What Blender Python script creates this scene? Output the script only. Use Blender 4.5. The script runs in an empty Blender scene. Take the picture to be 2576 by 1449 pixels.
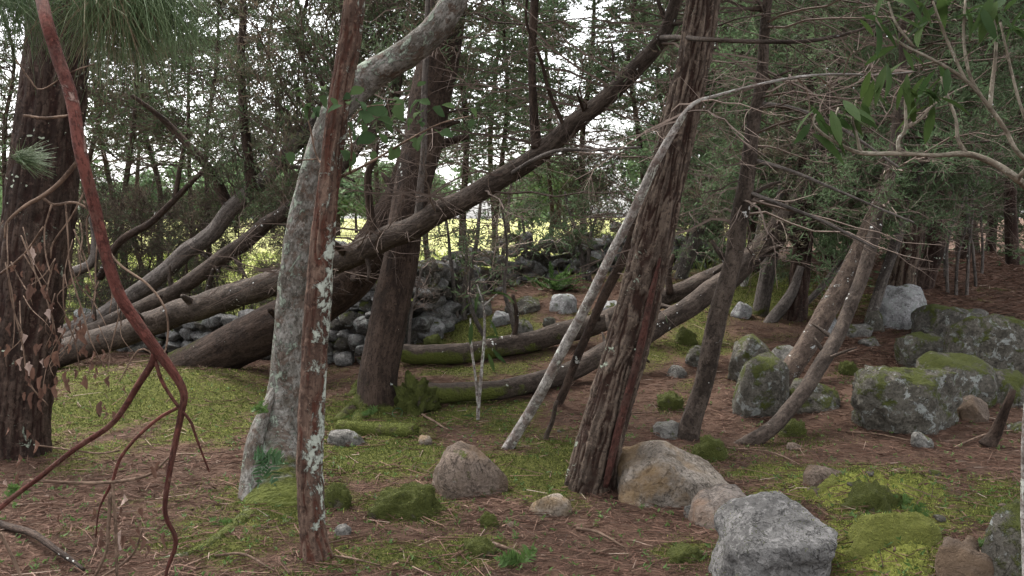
import bpy, bmesh, math, random
import numpy as np
from mathutils import Vector, Matrix

# ------------------------------------------------------------ camera, sky, sun, exposure
SC = bpy.context.scene
COL = SC.collection
CAM_Z, PITCH, HFOV = 1.6, math.radians(3.7), math.radians(54.0)
cam_data = bpy.data.cameras.new('camera')
cam_data.sensor_width = 36.0
cam_data.lens = 18.0 / math.tan(HFOV / 2)
cam_data.clip_start = 0.05
cam_data.clip_end = 6000.0
cam = bpy.data.objects.new('camera', cam_data)
COL.objects.link(cam)
cam.location = (0, 0, CAM_Z)
cam.rotation_euler = (math.pi / 2 - PITCH, 0, 0)
SC.camera = cam

SUN_EL, SUN_AZ = math.radians(58), math.radians(-35)     # azimuth measured from +Y towards +X
world = bpy.data.worlds.new('World')
SC.world = world
world.use_nodes = True
wn, wl = world.node_tree.nodes, world.node_tree.links
wn.clear()
sky = wn.new('ShaderNodeTexSky'); sky.sky_type = 'NISHITA'; sky.sun_disc = False
sky.sun_elevation = SUN_EL; sky.sun_rotation = SUN_AZ
sky.air_density = 1.0; sky.dust_density = 4.0; sky.ozone_density = 1.0
hs = wn.new('ShaderNodeHueSaturation'); hs.inputs['Saturation'].default_value = 0.15     # thin even cloud
bgd = wn.new('ShaderNodeBackground'); bgd.inputs['Strength'].default_value = 0.15
wo = wn.new('ShaderNodeOutputWorld')
wl.new(sky.outputs[0], hs.inputs['Color']); wl.new(hs.outputs[0], bgd.inputs['Color']); wl.new(bgd.outputs[0], wo.inputs['Surface'])

sun_data = bpy.data.lights.new('sun', 'SUN')
sun_data.energy = 1.2; sun_data.angle = math.radians(25); sun_data.color = (1.0, 0.96, 0.9)
sun = bpy.data.objects.new('sun', sun_data); COL.objects.link(sun)
_sd = Vector((math.sin(SUN_AZ) * math.cos(SUN_EL), math.cos(SUN_AZ) * math.cos(SUN_EL), math.sin(SUN_EL)))
sun.rotation_euler = (-_sd).to_track_quat('-Z', 'Y').to_euler()

SC.view_settings.view_transform = 'Standard'
SC.view_settings.look = 'None'
SC.view_settings.exposure = 2.2
SC.view_settings.gamma = 1.0
SC.view_settings.use_curve_mapping = False
SC.cycles.max_bounces = 6; SC.cycles.diffuse_bounces = 4; SC.cycles.transmission_bounces = 3
SC.cycles.use_denoising = True

# ------------------------------------------------------------ helpers: picture <-> place
F = 1288.0 / math.tan(HFOV / 2)      # picture unit: 2576 x 1449
CP, SP = math.cos(PITCH), math.sin(PITCH)
def P(px, py, Y):
    a, b = (px - 1288.0) / F, -(py - 724.5) / F
    dy, dz = CP + b * SP, -SP + b * CP
    k = Y / dy
    return np.array((a * k, Y, CAM_Z + dz * k))
def to_px(p):
    x, y, z = p[..., 0], p[..., 1], p[..., 2] - CAM_Z
    f = y * CP - z * SP; u = y * SP + z * CP
    f = np.maximum(f, 0.05)
    return 1288 + F * x / f, 724.5 - F * u / f

rng = np.random.default_rng(11)
_perm = rng.permutation(256); _perm = np.concatenate([_perm, _perm, _perm])
_grad = rng.normal(size=(256, 3)); _grad /= np.linalg.norm(_grad, axis=1)[:, None]
def perlin(p):
    p = np.asarray(p, float); i = np.floor(p).astype(int); f = p - i; i &= 255
    u = f * f * f * (f * (f * 6 - 15) + 10); out = 0
    for dx in (0, 1):
        wx = u[..., 0] if dx else 1 - u[..., 0]
        for dy in (0, 1):
            wy = u[..., 1] if dy else 1 - u[..., 1]
            for dz in (0, 1):
                wz = u[..., 2] if dz else 1 - u[..., 2]
                h = _perm[_perm[_perm[i[..., 0] + dx] + i[..., 1] + dy] + i[..., 2] + dz]
                g = _grad[h]
                out = out + wx * wy * wz * (g[..., 0] * (f[..., 0] - dx) + g[..., 1] * (f[..., 1] - dy) + g[..., 2] * (f[..., 2] - dz))
    return out
def fbm(p, o=4, g=.5):
    s, a = 0, 1.0
    for k in range(o):
        s = s + a * perlin(np.asarray(p) * 2.0 ** k + 17.3 * k); a *= g
    return s
def sstep(t):
    t = np.clip(t, 0, 1); return t * t * (3 - 2 * t)
def unit(v):
    v = np.asarray(v, float); return v / np.maximum(np.linalg.norm(v, axis=-1, keepdims=True), 1e-9)

def H(x, y):
    x = np.asarray(x, float); y = np.asarray(y, float)
    rise = .9 * sstep((y - 7) / 8) * sstep((x + 3) / 4)
    rise = rise * (1 - .95 * sstep((y - 15) / 5) * sstep((3.2 - x) / 3))
    m = .26 * np.exp(-((x + 3.3) / 1.5) ** 2 - ((y - 9.2) / 1.3) ** 2) - .16 * np.exp(-((x + 2.1) / .55) ** 2 - ((y - 9.6) / .8) ** 2)
    m = m + .10 * np.exp(-((x + .1) / 1.0) ** 2 - ((y - 6.6) / .7) ** 2)
    m = m + .22 * np.exp(-((x - 1.78) / .42) ** 2 - ((y - 4.5) / .6) ** 2) + .22 * np.exp(-((x - 2.05) / .42) ** 2 - ((y - 5.5) / .36) ** 2)
    m = m + .12 * np.exp(-((x - 3.2) / .9) ** 2 - ((y - 8.3) / .7) ** 2)
    q = np.stack([x, y, 0 * x], -1)
    bk_ = np.exp(-((x - 1.78) / .5) ** 2 - ((y - 4.5) / .7) ** 2) + np.exp(-((x - 2.05) / .5) ** 2 - ((y - 5.5) / .4) ** 2)
    m = m + bk_ * (.07 * perlin(q * 3.6 + 2) + .03 * perlin(q * 9))
    near = 1 / (1 + (y / 30) ** 4)
    return rise + m + near * (.07 * perlin(q * .8 + 3) + .03 * perlin(q * 2.3) + .012 * perlin(q * 7)) + 6 * sstep((y - 200) / 900)
def G(px, py, far=60):
    Y = np.linspace(3, far, 6000)
    a, b = (px - 1288.0) / F, -(py - 724.5) / F
    dy, dz = CP + b * SP, -SP + b * CP
    x, z = a * Y / dy, CAM_Z + dz * Y / dy
    k = np.argmax(z <= H(x, Y)); k = k if z[k] <= H(x[k], Y[k]) else len(Y) - 1
    return np.array((x[k], Y[k], float(H(x[k], Y[k]))))
def D(px, py): return G(px, py)[1]

# ------------------------------------------------------------ helpers: meshes and objects
def mesh_np(name, V, faces, attrs=None, smooth=True):
    me = bpy.data.meshes.new(name)
    V = np.asarray(V, np.float32)
    if not isinstance(faces, (list, tuple)): faces = [faces]
    faces = [np.asarray(f, np.int32) for f in faces if len(f)]
    nl = sum(f.size for f in faces); nf = sum(len(f) for f in faces)
    me.vertices.add(len(V)); me.vertices.foreach_set('co', V.ravel())
    me.loops.add(nl); me.loops.foreach_set('vertex_index', np.concatenate([f.ravel() for f in faces]))
    me.polygons.add(nf)
    st, c = [], 0
    for f in faces:
        st.append(c + np.arange(len(f)) * f.shape[1]); c += f.size
    me.polygons.foreach_set('loop_start', np.concatenate(st).astype(np.int32))
    me.polygons.foreach_set('use_smooth', np.full(nf, smooth, bool))
    for k, v in (attrs or {}).items():
        v = np.asarray(v, np.float32)
        if v.ndim == 1:
            me.attributes.new(k, 'FLOAT', 'POINT').data.foreach_set('value', v)
        else:
            me.attributes.new(k, 'FLOAT_VECTOR', 'POINT').data.foreach_set('vector', v.ravel())
    me.update(calc_edges=True)
    return me
def obj(name, me, mat=None, parent=None, loc=None):
    o = bpy.data.objects.new(name, me); COL.objects.link(o)
    if mat is not None and me is not None and not me.materials: me.materials.append(mat)
    if parent is not None:
        o.parent = parent
        o.matrix_parent_inverse = Matrix.Translation(-parent.location)
    if loc is not None: o.location = loc
    return o
def tag(o, label=None, cat=None, group=None, kind=None):
    for k, v in (('label', label), ('category', cat), ('group', group), ('kind', kind)):
        if v: o[k] = v
    return o
def thing(name, label, cat, loc=(0, 0, 0), group=None):
    o = bpy.data.objects.new(name, None); COL.objects.link(o); o.empty_display_size = .2
    o.location = [float(c) for c in loc]
    return tag(o, label, cat, group)

def catmull(pts, n):
    pts = np.asarray(pts, float)
    p = np.vstack([2 * pts[0] - pts[1], pts, 2 * pts[-1] - pts[-2]])
    m = len(pts) - 1
    d = np.linalg.norm(np.diff(pts[:, :3], axis=0), axis=1)
    s = np.concatenate([[0], np.cumsum(d)])
    q = np.linspace(0, s[-1], n)
    i = np.clip(np.searchsorted(s, q, 'right') - 1, 0, m - 1)
    t = ((q - s[i]) / np.maximum(d[i], 1e-9))[:, None]
    a, b, c, e = p[i], p[i + 1], p[i + 2], p[i + 3]
    return .5 * (2 * b + (c - a) * t + (2 * a - 5 * b + 4 * c - e) * t ** 2 + (3 * b - a - 3 * c + e) * t ** 3), q
def frames(pts):
    T = unit(np.gradient(pts, axis=0))
    N = np.zeros_like(T); v = np.cross(T[0], (0.3, 1, 0.1)); v /= np.linalg.norm(v)
    for i in range(len(T)):
        v = v - T[i] * np.dot(v, T[i]); v /= np.linalg.norm(v); N[i] = v
    return T, N, np.cross(T, N)
def tube(path, rad, nseg=12, ns=None, step=.06, kind=None, amp=.0, flare=0, lobes=5, seed=0, moss=None, lich=None, wob=0, fq=1.):
    """path (n,3) and radii (n) -> one closed tube with bark relief; attributes bk (bark coordinates), mo, li, fd"""
    pr, _ = catmull(np.column_stack([path, rad]), 8 * len(path))
    ln = np.linalg.norm(np.diff(pr[:, :3], axis=0), axis=1).sum()
    ns = ns or max(3, int(ln / step))
    pr, s = catmull(np.column_stack([path, rad]), ns)
    c, r = pr[:, :3], np.maximum(pr[:, 3], .0008)
    if wob:
        q = np.column_stack([s * 2.2, np.full(ns, seed * 1.7), np.zeros(ns)])
        c = c + wob * np.column_stack([perlin(q), perlin(q + 31), perlin(q + 67)]) * sstep(s / .4)[:, None]
    T, N, B = frames(c)
    th = np.linspace(0, 2 * math.pi, nseg, endpoint=False)
    R0 = float(np.mean(r))
    ct, sn = np.cos(th), np.sin(th)
    bk = np.stack([np.broadcast_to(ct * R0, (ns, nseg)), np.broadcast_to(sn * R0, (ns, nseg)), np.broadcast_to(s[:, None], (ns, nseg))], -1)
    off = np.array([seed * 3.17 % 50, seed * 7.31 % 50, seed * 1.9 % 50])
    rr = np.broadcast_to(r[:, None], (ns, nseg)).copy()
    fd = np.zeros((ns, nseg))
    if kind == 'furrow':
        q = bk * np.array([24, 24, 1.3]) * fq + off
        w = perlin(bk * np.array([11, 11, 5.0]) * fq + off)[..., None] * .55
        n = np.abs(perlin(q + w)); n2 = np.abs(perlin(q * np.array([2.1, 2.1, 3]) + 9 + w)); n3 = np.abs(perlin(bk * np.array([9, 9, 14]) * fq + off + 3 * w))
        fd = np.clip(n * 4.2, 0, 1) * .6 + np.clip(n2 * 3.6, 0, 1) * .28 + np.clip(n3 * 5, 0, 1) * .12
        rr += amp * 1.25 * (fd - .7) + amp * .35 * perlin(bk * np.array([4, 4, 1.2]) + off) + amp * .25 * perlin(bk * np.array([40, 40, 22]) + off)
    elif kind == 'smooth':
        n = perlin(bk * np.array([5, 5, 2.5]) + off) + .5 * perlin(bk * np.array([14, 14, 9]) + off)
        fd = .5 + .5 * n; rr += amp * n
    elif kind == 'scaly':
        n = perlin(bk * np.array([26, 26, 10]) + off); n2 = perlin(bk * np.array([6, 6, 2]) + off)
        fd = .5 + .6 * n; rr += amp * (.5 * n + n2)
    if flare:
        e = np.exp(-s / .16)[:, None]
        rr *= 1 + flare * e * (1 + .55 * np.cos(lobes * th + seed + .8 * np.sin(2 * th))[None])
    nv = N[:, None] * ct[None, :, None] + B[:, None] * sn[None, :, None]
    V = c[:, None] + nv * rr[..., None]
    A = {'bk': bk + off, 'fd': fd}
    info = dict(n=nv, s=np.broadcast_to(s[:, None], (ns, nseg)), t=np.broadcast_to((s / s[-1])[:, None], (ns, nseg)), V=V)
    A['mo'] = np.broadcast_to(moss(info) if moss else 0., (ns, nseg)); A['li'] = np.broadcast_to(lich(info) if lich else 0., (ns, nseg))
    i = np.arange(ns - 1)[:, None] * nseg; j = np.arange(nseg)[None]; k = (j + 1) % nseg
    Q = np.stack([i + j, i + k, i + nseg + k, i + nseg + j], -1).reshape(-1, 4)
    Vf = np.vstack([V.reshape(-1, 3), c[0], c[-1]]); n0 = ns * nseg
    jj = np.arange(nseg); kk = (jj + 1) % nseg
    Tt = np.vstack([np.column_stack([kk, jj, np.full(nseg, n0)]), np.column_stack([jj + n0 - nseg, kk + n0 - nseg, np.full(nseg, n0 + 1)])])
    at = {}
    for key, v in A.items():
        v = np.asarray(v); v2 = v.reshape(n0, -1); v2 = np.vstack([v2, v2[:1], v2[-1:]])
        at[key] = v2 if v2.shape[1] > 1 else v2[:, 0]
    return Vf, [Q, Tt], at, c, r
def tube_obj(name, path, rad, mat, parent=None, **k):
    V, Fc, at, c, r = tube(path, rad, **k)
    return obj(name, mesh_np(name, V, Fc, at), mat, parent), c, r
def px_path(spec):
    """[(px, py, Y, width in picture units)] -> points and radii in the place"""
    pts = np.array([P(a, b, Y) for a, b, Y, w in spec])
    return pts, np.array([w * Y / F / 2 for a, b, Y, w in spec])

def prisms(P0, P1, r0, r1):
    """three-sided sticks, vectorised"""
    T = unit(P1 - P0); ref = np.where(np.abs(T[:, 2:3]) > .8, np.array([[1., 0, 0]]), np.array([[0, 0, 1.]]))
    N = unit(np.cross(T, ref)); B = np.cross(T, N)
    V = []
    for a in (0, 2.0944, 4.18879):
        o = N * math.cos(a) + B * math.sin(a)
        V += [P0 + o * np.asarray(r0).reshape(-1, 1), P1 + o * np.asarray(r1).reshape(-1, 1)]
    V = np.stack(V, 1).reshape(-1, 3)
    b = (np.arange(len(P0)) * 6)[:, None]
    Q = np.concatenate([b + np.array([[0, 2, 3, 1]]), b + np.array([[2, 4, 5, 3]]), b + np.array([[4, 0, 1, 5]])])
    return V, Q
class Acc:
    """collects arrays of one face size into one mesh"""
    def __init__(self): self.V, self.Fs, self.A, self.n = [], [], [], 0
    def add(self, V, Fc, tint=0.0):
        self.V.append(V); self.Fs.append(np.asarray(Fc) + self.n); self.n += len(V)
        self.A.append(np.broadcast_to(np.asarray(tint, float), (len(V),)))
    def mesh(self, name, smooth=False):
        return mesh_np(name, np.vstack(self.V), np.vstack(self.Fs), {'tint': np.concatenate(self.A)}, smooth)
def blades(pos, d, L, w, r):
    """narrow leaf triangles: base pos, direction d"""
    side = unit(np.cross(d, r.normal(size=d.shape)))
    V = np.stack([pos - side * w[:, None] * .35, pos + side * w[:, None] * .35, pos + d * L[:, None] * .55 + side * w[:, None] * .5, pos + d * L[:, None]], 1).reshape(-1, 3)
    b = (np.arange(len(pos)) * 4)[:, None]
    return V, np.concatenate([b + np.array([[0, 1, 2]]), b + np.array([[0, 2, 3]])])

# ------------------------------------------------------------ materials
class MB:
    def __init__(s, name, rough=.9, spec=.15):
        s.m = bpy.data.materials.new(name); s.m.use_nodes = True
        s.t = s.m.node_tree; s.n = s.t.nodes; s.n.clear()
        s.out = s.n.new('ShaderNodeOutputMaterial'); s.b = s.n.new('ShaderNodeBsdfPrincipled')
        s.b.inputs['Roughness'].default_value = rough; s.b.inputs['Specular IOR Level'].default_value = spec
        s.t.links.new(s.b.outputs[0], s.out.inputs[0])
    def set(s, sock, v):
        if isinstance(v, bpy.types.NodeSocket): s.t.links.new(v, sock)
        elif isinstance(v, (tuple, list)) and len(v) == 3 and sock.type == 'RGBA': sock.default_value = (*v, 1)
        else: sock.default_value = v
    def attr(s, name, vec=False):
        a = s.n.new('ShaderNodeAttribute'); a.attribute_name = name; return a.outputs['Vector' if vec else 'Fac']
    def pos(s): return s.n.new('ShaderNodeNewGeometry').outputs['Position']
    def nz(s):
        x = s.n.new('ShaderNodeSeparateXYZ'); s.t.links.new(s.n.new('ShaderNodeNewGeometry').outputs['Normal'], x.inputs[0]); return x.outputs[2]
    def scale(s, v, k):
        m = s.n.new('ShaderNodeVectorMath'); m.operation = 'MULTIPLY'; s.set(m.inputs[0], v); m.inputs[1].default_value = k; return m.outputs[0]
    def noise(s, v, sc=5, det=5, rough=.6, dist=0.):
        n = s.n.new('ShaderNodeTexNoise'); s.set(n.inputs['Vector'], v); n.inputs['Scale'].default_value = sc
        n.inputs['Detail'].default_value = det; n.inputs['Roughness'].default_value = rough; n.inputs['Distortion'].default_value = dist
        return n.outputs['Fac']
    def math(s, op, a, b=0., c=0., clamp=False):
        m = s.n.new('ShaderNodeMath'); m.operation = op; m.use_clamp = clamp
        s.set(m.inputs[0], a); s.set(m.inputs[1], b); s.set(m.inputs[2], c); return m.outputs[0]
    def step(s, v, lo, hi):
        m = s.n.new('ShaderNodeMapRange'); m.interpolation_type = 'SMOOTHSTEP'; s.set(m.inputs[0], v)
        m.inputs[1].default_value = lo; m.inputs[2].default_value = hi; return m.outputs[0]
    def mix(s, f, a, b):
        m = s.n.new('ShaderNodeMix'); m.data_type = 'RGBA'; s.set(m.inputs[0], f); s.set(m.inputs[6], a); s.set(m.inputs[7], b); return m.outputs[2]
    def ramp(s, f, stops):
        r = s.n.new('ShaderNodeValToRGB'); s.set(r.inputs[0], f); e = r.color_ramp.elements
        while len(e) < len(stops): e.new(.5)
        for el, (p, c) in zip(e, stops): el.position = p; el.color = (*c, 1)
        return r.outputs[0]
    def bump(s, h, strength=.5, dist=.02):
        b = s.n.new('ShaderNodeBump'); s.set(b.inputs['Height'], h); b.inputs['Strength'].default_value = strength; b.inputs['Distance'].default_value = dist
        s.t.links.new(b.outputs[0], s.b.inputs['Normal'])
    def mixv(s, v, sc):
        n = s.n.new('ShaderNodeTexNoise'); s.set(n.inputs['Vector'], v); n.inputs['Scale'].default_value = sc; n.inputs['Detail'].default_value = 2
        a = s.n.new('ShaderNodeVectorMath'); a.operation = 'MULTIPLY_ADD'; s.set(a.inputs[0], n.outputs['Color']); a.inputs[1].default_value = (.05, .05, .05); s.set(a.inputs[2], v); return a.outputs[0]
    def done(s, col): s.set(s.b.inputs['Base Color'], col); return s.m

MOSS_D, MOSS_L = (.032, .040, .008), (.105, .115, .026)
def bark(name, dark, light, furrow, stretch=(16, 16, 2.2), lichen=(.42, .46, .36), li=.0, li_sc=9., spots=.0, mo=1., mott=None, bump=.5):
    dark, light = tuple(c * .68 for c in dark), tuple(c * .70 for c in light)
    lichen = tuple(c * .85 for c in lichen)
    m = MB(name)
    bk = m.attr('bk', True)
    st = m.scale(bk, stretch)
    n = m.noise(st, 1.0, 6, .65)
    big = m.noise(bk, 3.0, 3, .5)
    col = m.ramp(n, [(.34, dark), (.5, tuple((a + b) / 2 for a, b in zip(dark, light))), (.64, light)])
    if furrow: col = m.mix(m.step(m.math('ADD', m.attr('fd'), m.math('MULTIPLY', m.math('SUBTRACT', n, .5), .5)), .74, .30), col, furrow)
    if mott: col = m.mix(m.math('MULTIPLY', m.step(m.noise(bk, 11., 7, .75, .5), .49, .56), .75), col, mott)
    col = m.mix(m.math('MULTIPLY', m.step(m.noise(bk, 3.0, 5, .65), .5, .62), .6), col, tuple(c * .8 for c in dark))
    fine = m.noise(bk, 45., 4, .7)
    col = m.mix(m.math('MULTIPLY', m.step(m.noise(m.scale(bk, (1, 1, .45)), 75., 4, .7), .50, .60), .62), col, tuple(c * .42 for c in dark))
    col = m.mix(m.math('MULTIPLY', m.step(m.noise(m.scale(bk, (1, 1, .6)), 33., 4, .7), .55, .66), .45), col, tuple(min(1, c * 1.45) for c in light))
    lv = m.math('ADD', m.math('ADD', m.math('MULTIPLY_ADD', m.noise(m.scale(bk, (1, 1, .55)), li_sc, 7, .74, .8), 1.7, -.35), m.math('MULTIPLY', m.attr('li'), .5)), li - .5)
    lv = m.math('ADD', lv, m.math('MULTIPLY', m.math('SUBTRACT', fine, .5), .42))
    lm = m.step(lv, .15, .25)
    col = m.mix(lm, col, m.mix(fine, tuple(c * .72 for c in lichen), lichen))
    if spots:
        v = m.n.new('ShaderNodeTexVoronoi'); m.set(v.inputs['Vector'], m.mixv(bk, 26.)); v.inputs['Scale'].default_value = 24.; v.inputs['Randomness'].default_value = 1.
        thr = m.math('MULTIPLY', m.step(m.noise(bk, 3., 4, .7), .58 - spots * .06, .74 - spots * .04), .40)
        sm = m.step(m.math('SUBTRACT', thr, v.outputs['Distance']), .0, .05)
        col = m.mix(sm, col, lichen)
    mv = m.math('ADD', m.math('MULTIPLY', m.noise(bk, 6., 5, .7), .9), m.attr('mo'))
    mm = m.math('MULTIPLY', m.step(mv, .70, .86), mo)
    col = m.mix(mm, col, m.mix(m.noise(bk, 60., 3, .6), MOSS_D, MOSS_L))
    hgt = m.math('ADD', m.math('ADD', n, m.math('MULTIPLY', fine, .3)), m.math('ADD', m.math('MULTIPLY', lm, .25), m.math('MULTIPLY', mm, m.noise(bk, 70., 2, .6))))
    m.bump(hgt, min(1., bump * 1.4), .03)
    return m.done(col)
BK_FURROW = bark('bark_furrowed', (.060, .042, .032), (.20, .150, .115), (.026, .013, .009), (45, 45, 3.4), li=-.03, spots=.25, mo=.9, bump=.8)
BK_PINE = bark('bark_dark_red', (.036, .024, .019), (.115, .078, .060), (.026, .013, .010), (26, 26, 2.6), li=-.12, spots=.5, bump=.9)
BK_RED = bark('bark_red_lichened', (.085, .050, .037), (.235, .155, .115), (.075, .030, .020), (55, 55, 3.0), lichen=(.50, .53, .45), li=-.03, li_sc=13, bump=.7)
BK_PALE = bark('bark_pale_mottled', (.09, .075, .058), (.33, .31, .28), None, (18, 18, 9), lichen=(.30, .34, .27), li=.06, li_sc=15, mott=(.085, .055, .040), bump=1.)
BK_BROWN = bark('bark_brown', (.036, .026, .020), (.118, .090, .072), None, (20, 20, 5), lichen=(.50, .50, .48), li=-.12, spots=.5, bump=.6)
BK_DARK = bark('bark_dark_brown', (.032, .021, .016), (.095, .064, .048), None, (24, 24, 4.5), lichen=(.40, .40, .37), li=-.14, spots=.45, bump=.7)
BK_GREY = bark('bark_grey_weathered', (.07, .058, .05), (.21, .18, .16), None, (30, 30, 2.5), lichen=(.45, .46, .42), li=-.1, spots=.5, bump=.5)
BK_BIRCH = bark('bark_pale_stem', (.18, .15, .13), (.56, .53, .49), None, (22, 22, 12), lichen=(.60, .62, .54), li=.05, li_sc=14, mott=(.13, .09, .075), bump=.4)
BK_REDBR = bark('bark_smooth_red', (.066, .021, .016), (.165, .058, .044), None, (20, 20, 3.5), lichen=(.26, .17, .14), li=-.06, mo=0, mott=(.085, .04, .03), bump=.6)
BK_REDSTRIP = bark('bark_red_strip', (.050, .020, .015), (.14, .058, .044), None, (50, 50, 4), lichen=(.22, .14, .11), li=-.08, mo=0, mott=(.06, .035, .027), bump=.8)
BK_TAN = bark('bark_pale_tan', (.16, .125, .09), (.36, .32, .25), None, (30, 30, 10), lichen=(.55, .54, .46), li=-.04, li_sc=14, mo=0, bump=.25)
BK_TWIG = bark('bark_dead_twig', (.10, .062, .042), (.29, .20, .145), None, (40, 40, 8), li=-.2, mo=0, bump=.2)

def tinted(name, stops, rough=.75, trans=.0, spec=.2):
    m = MB(name, rough, spec)
    c = m.ramp(m.attr('tint'), stops)
    m.done(c)
    if trans:
        tr = m.n.new('ShaderNodeBsdfTranslucent'); m.set(tr.inputs['Color'], c)
        mx = m.n.new('ShaderNodeMixShader'); mx.inputs[0].default_value = trans
        m.t.links.new(m.b.outputs[0], mx.inputs[1]); m.t.links.new(tr.outputs[0], mx.inputs[2]); m.t.links.new(mx.outputs[0], m.out.inputs[0])
    return m.m
FOL = tinted('foliage_cypress', [(0, (.105, .078, .056)), (.25, (.085, .076, .050)), (.42, (.055, .072, .036)), (.75, (.076, .118, .058)), (1, (.118, .178, .086))], .8, .35)
TWIG = tinted('twig_wood', [(0, (.050, .036, .029)), (.6, (.125, .092, .075)), (1, (.27, .21, .175))], .95)
NEEDLE = tinted('needle_litter', [(0, (.038, .021, .015)), (.4, (.092, .049, .034)), (.75, (.155, .092, .066)), (1, (.27, .21, .17))], .9)
MOSSM = tinted('moss_blades', [(0, (.045, .052, .012)), (.5, (.074, .090, .028)), (.8, (.165, .180, .05)), (1, (.32, .34, .09))], .95, .25, .05)
GRASS = tinted('grass_blades', [(0, (.10, .13, .035)), (.5, (.22, .26, .07)), (1, (.36, .36, .13))], .8, .3)
PNEED = tinted('pine_needles', [(0, (.05, .08, .035)), (.6, (.10, .15, .065)), (.85, (.16, .20, .10)), (1, (.20, .14, .09))], .6, .25)
SPROUT = tinted('sprout_leaf', [(0, (.045, .085, .024)), (1, (.10, .165, .045))], .6, .35)
def leaf_mat(name, c0, c1, rough=.45, trans=.3, spec=.4):
    m = MB(name, rough, spec)
    oi = m.n.new('ShaderNodeObjectInfo')
    c = m.mix(m.math('ADD', m.math('MULTIPLY', oi.outputs['Random'], .7), m.math('MULTIPLY', m.noise(m.pos(), 60., 3), .4)), c0, c1)
    m.done(c)
    tr = m.n.new('ShaderNodeBsdfTranslucent'); m.set(tr.inputs['Color'], c)
    mx = m.n.new('ShaderNodeMixShader'); mx.inputs[0].default_value = trans
    m.t.links.new(m.b.outputs[0], mx.inputs[1]); m.t.links.new(tr.outputs[0], mx.inputs[2]); m.t.links.new(mx.outputs[0], m.out.inputs[0])
    return m.m
LF_BROAD = leaf_mat('leaf_broad', (.032, .058, .028), (.066, .098, .036), .85, .35, .04)
LF_LONG = leaf_mat('leaf_long', (.022, .044, .016), (.052, .080, .022), .7, .4, .1)
LF_DEAD = leaf_mat('leaf_dead', (.060, .034, .026), (.125, .070, .050), .8, .25, .1)
LF_PALEDEAD = leaf_mat('leaf_dead_pale', (.17, .115, .095), (.30, .225, .19), .8, .25, .1)
LF_FERN = leaf_mat('leaf_fern', (.035, .075, .036), (.065, .115, .045), .6, .35, .2)

def rockmat(name, c0, c1, lichen=.0, moss=.0, stain=None, lcol=(.32, .335, .315), mossc=(MOSS_D, MOSS_L)):
    c0, c1 = tuple(c * .85 for c in c0), tuple(c * .9 for c in c1)
    m = MB(name, .92, .2)
    p = m.pos()
    n = m.noise(p, 5., 8, .65, .3); f = m.noise(p, 55., 5, .7)
    col = m.mix(m.step(n, .3, .7), c0, c1)
    col = m.mix(m.math('MULTIPLY', m.step(f, .48, .62), .6), col, tuple(c * .45 for c in c0))
    ck = m.math('ABSOLUTE', m.math('SUBTRACT', m.noise(p, 4.2, 5, .6, 1.2), .5)); crack = m.step(ck, .008, .001)
    col = m.mix(m.math('MULTIPLY', crack, .55), col, tuple(c * .3 for c in c0))
    col = m.mix(m.math('MULTIPLY', m.step(m.noise(p, 24., 5, .7, .4), .54, .62), .5), col, tuple(min(1, c * 1.3) for c in c1))
    if stain: col = m.mix(m.math('MULTIPLY', m.step(m.noise(p, 3.4, 5, .6, .5), .44, .64), .85), col, stain)
    lm = m.step(m.math('ADD', m.noise(p, 10., 7, .72, .5), lichen - .5), .10, .15)
    col = m.mix(m.math('MULTIPLY', lm, .85), col, m.mix(f, tuple(c * .6 for c in lcol), lcol))
    mv = m.math('ADD', m.math('ADD', m.math('MULTIPLY', m.noise(p, 5., 7, .7), 1.25), m.math('MULTIPLY', m.nz(), .14)), moss - .5)
    mm = m.step(mv, .30, .42)
    col = m.mix(mm, col, m.mix(m.noise(p, 40., 4, .7), *mossc))
    m.bump(m.math('ADD', m.math('ADD', m.math('SUBTRACT', n, m.math('MULTIPLY', crack, .4)), m.math('MULTIPLY', f, .6)), m.math('MULTIPLY', mm, m.noise(p, 90., 3, .7))), 1., .035)
    return m.done(col)
RK = {
 'grey': rockmat('rock_grey', (.10, .094, .084), (.22, .207, .188), .0, .02),
 'tan': rockmat('rock_tan', (.14, .112, .085), (.29, .25, .21), -.05, -.16, (.19, .125, .065)),
 'front': rockmat('rock_front_grey', (.095, .090, .085), (.25, .238, .226), -.08, -.05),
 'flat': rockmat('rock_pinkish', (.12, .10, .085), (.23, .195, .17), -.06, -.12, (.17, .11, .075)),
 'brown': rockmat('rock_brown', (.095, .07, .052), (.19, .145, .115), -.04, .0, (.12, .08, .05)),
 'lich': rockmat('rock_lichened', (.066, .059, .047), (.165, .150, .124), .06, .13),
 'dark': rockmat('rock_dark_mossy', (.055, .05, .042), (.15, .135, .115), .05, .10),
 'pale': rockmat('rock_pale', (.15, .145, .14), (.42, .41, .41), .08, .0),
 'moss': rockmat('rock_mossed_over', (.10, .085, .06), (.20, .17, .13), -.05, .36),
 'bright': rockmat('rock_bright_moss', (.12, .10, .07), (.22, .18, .14), -.1, .50, None, (.42, .44, .42), ((.085, .092, .020), (.22, .23, .055))),
 'wall': rockmat('wall_stone', (.09, .086, .08), (.25, .24, .23), .06, -.05),
}
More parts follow.
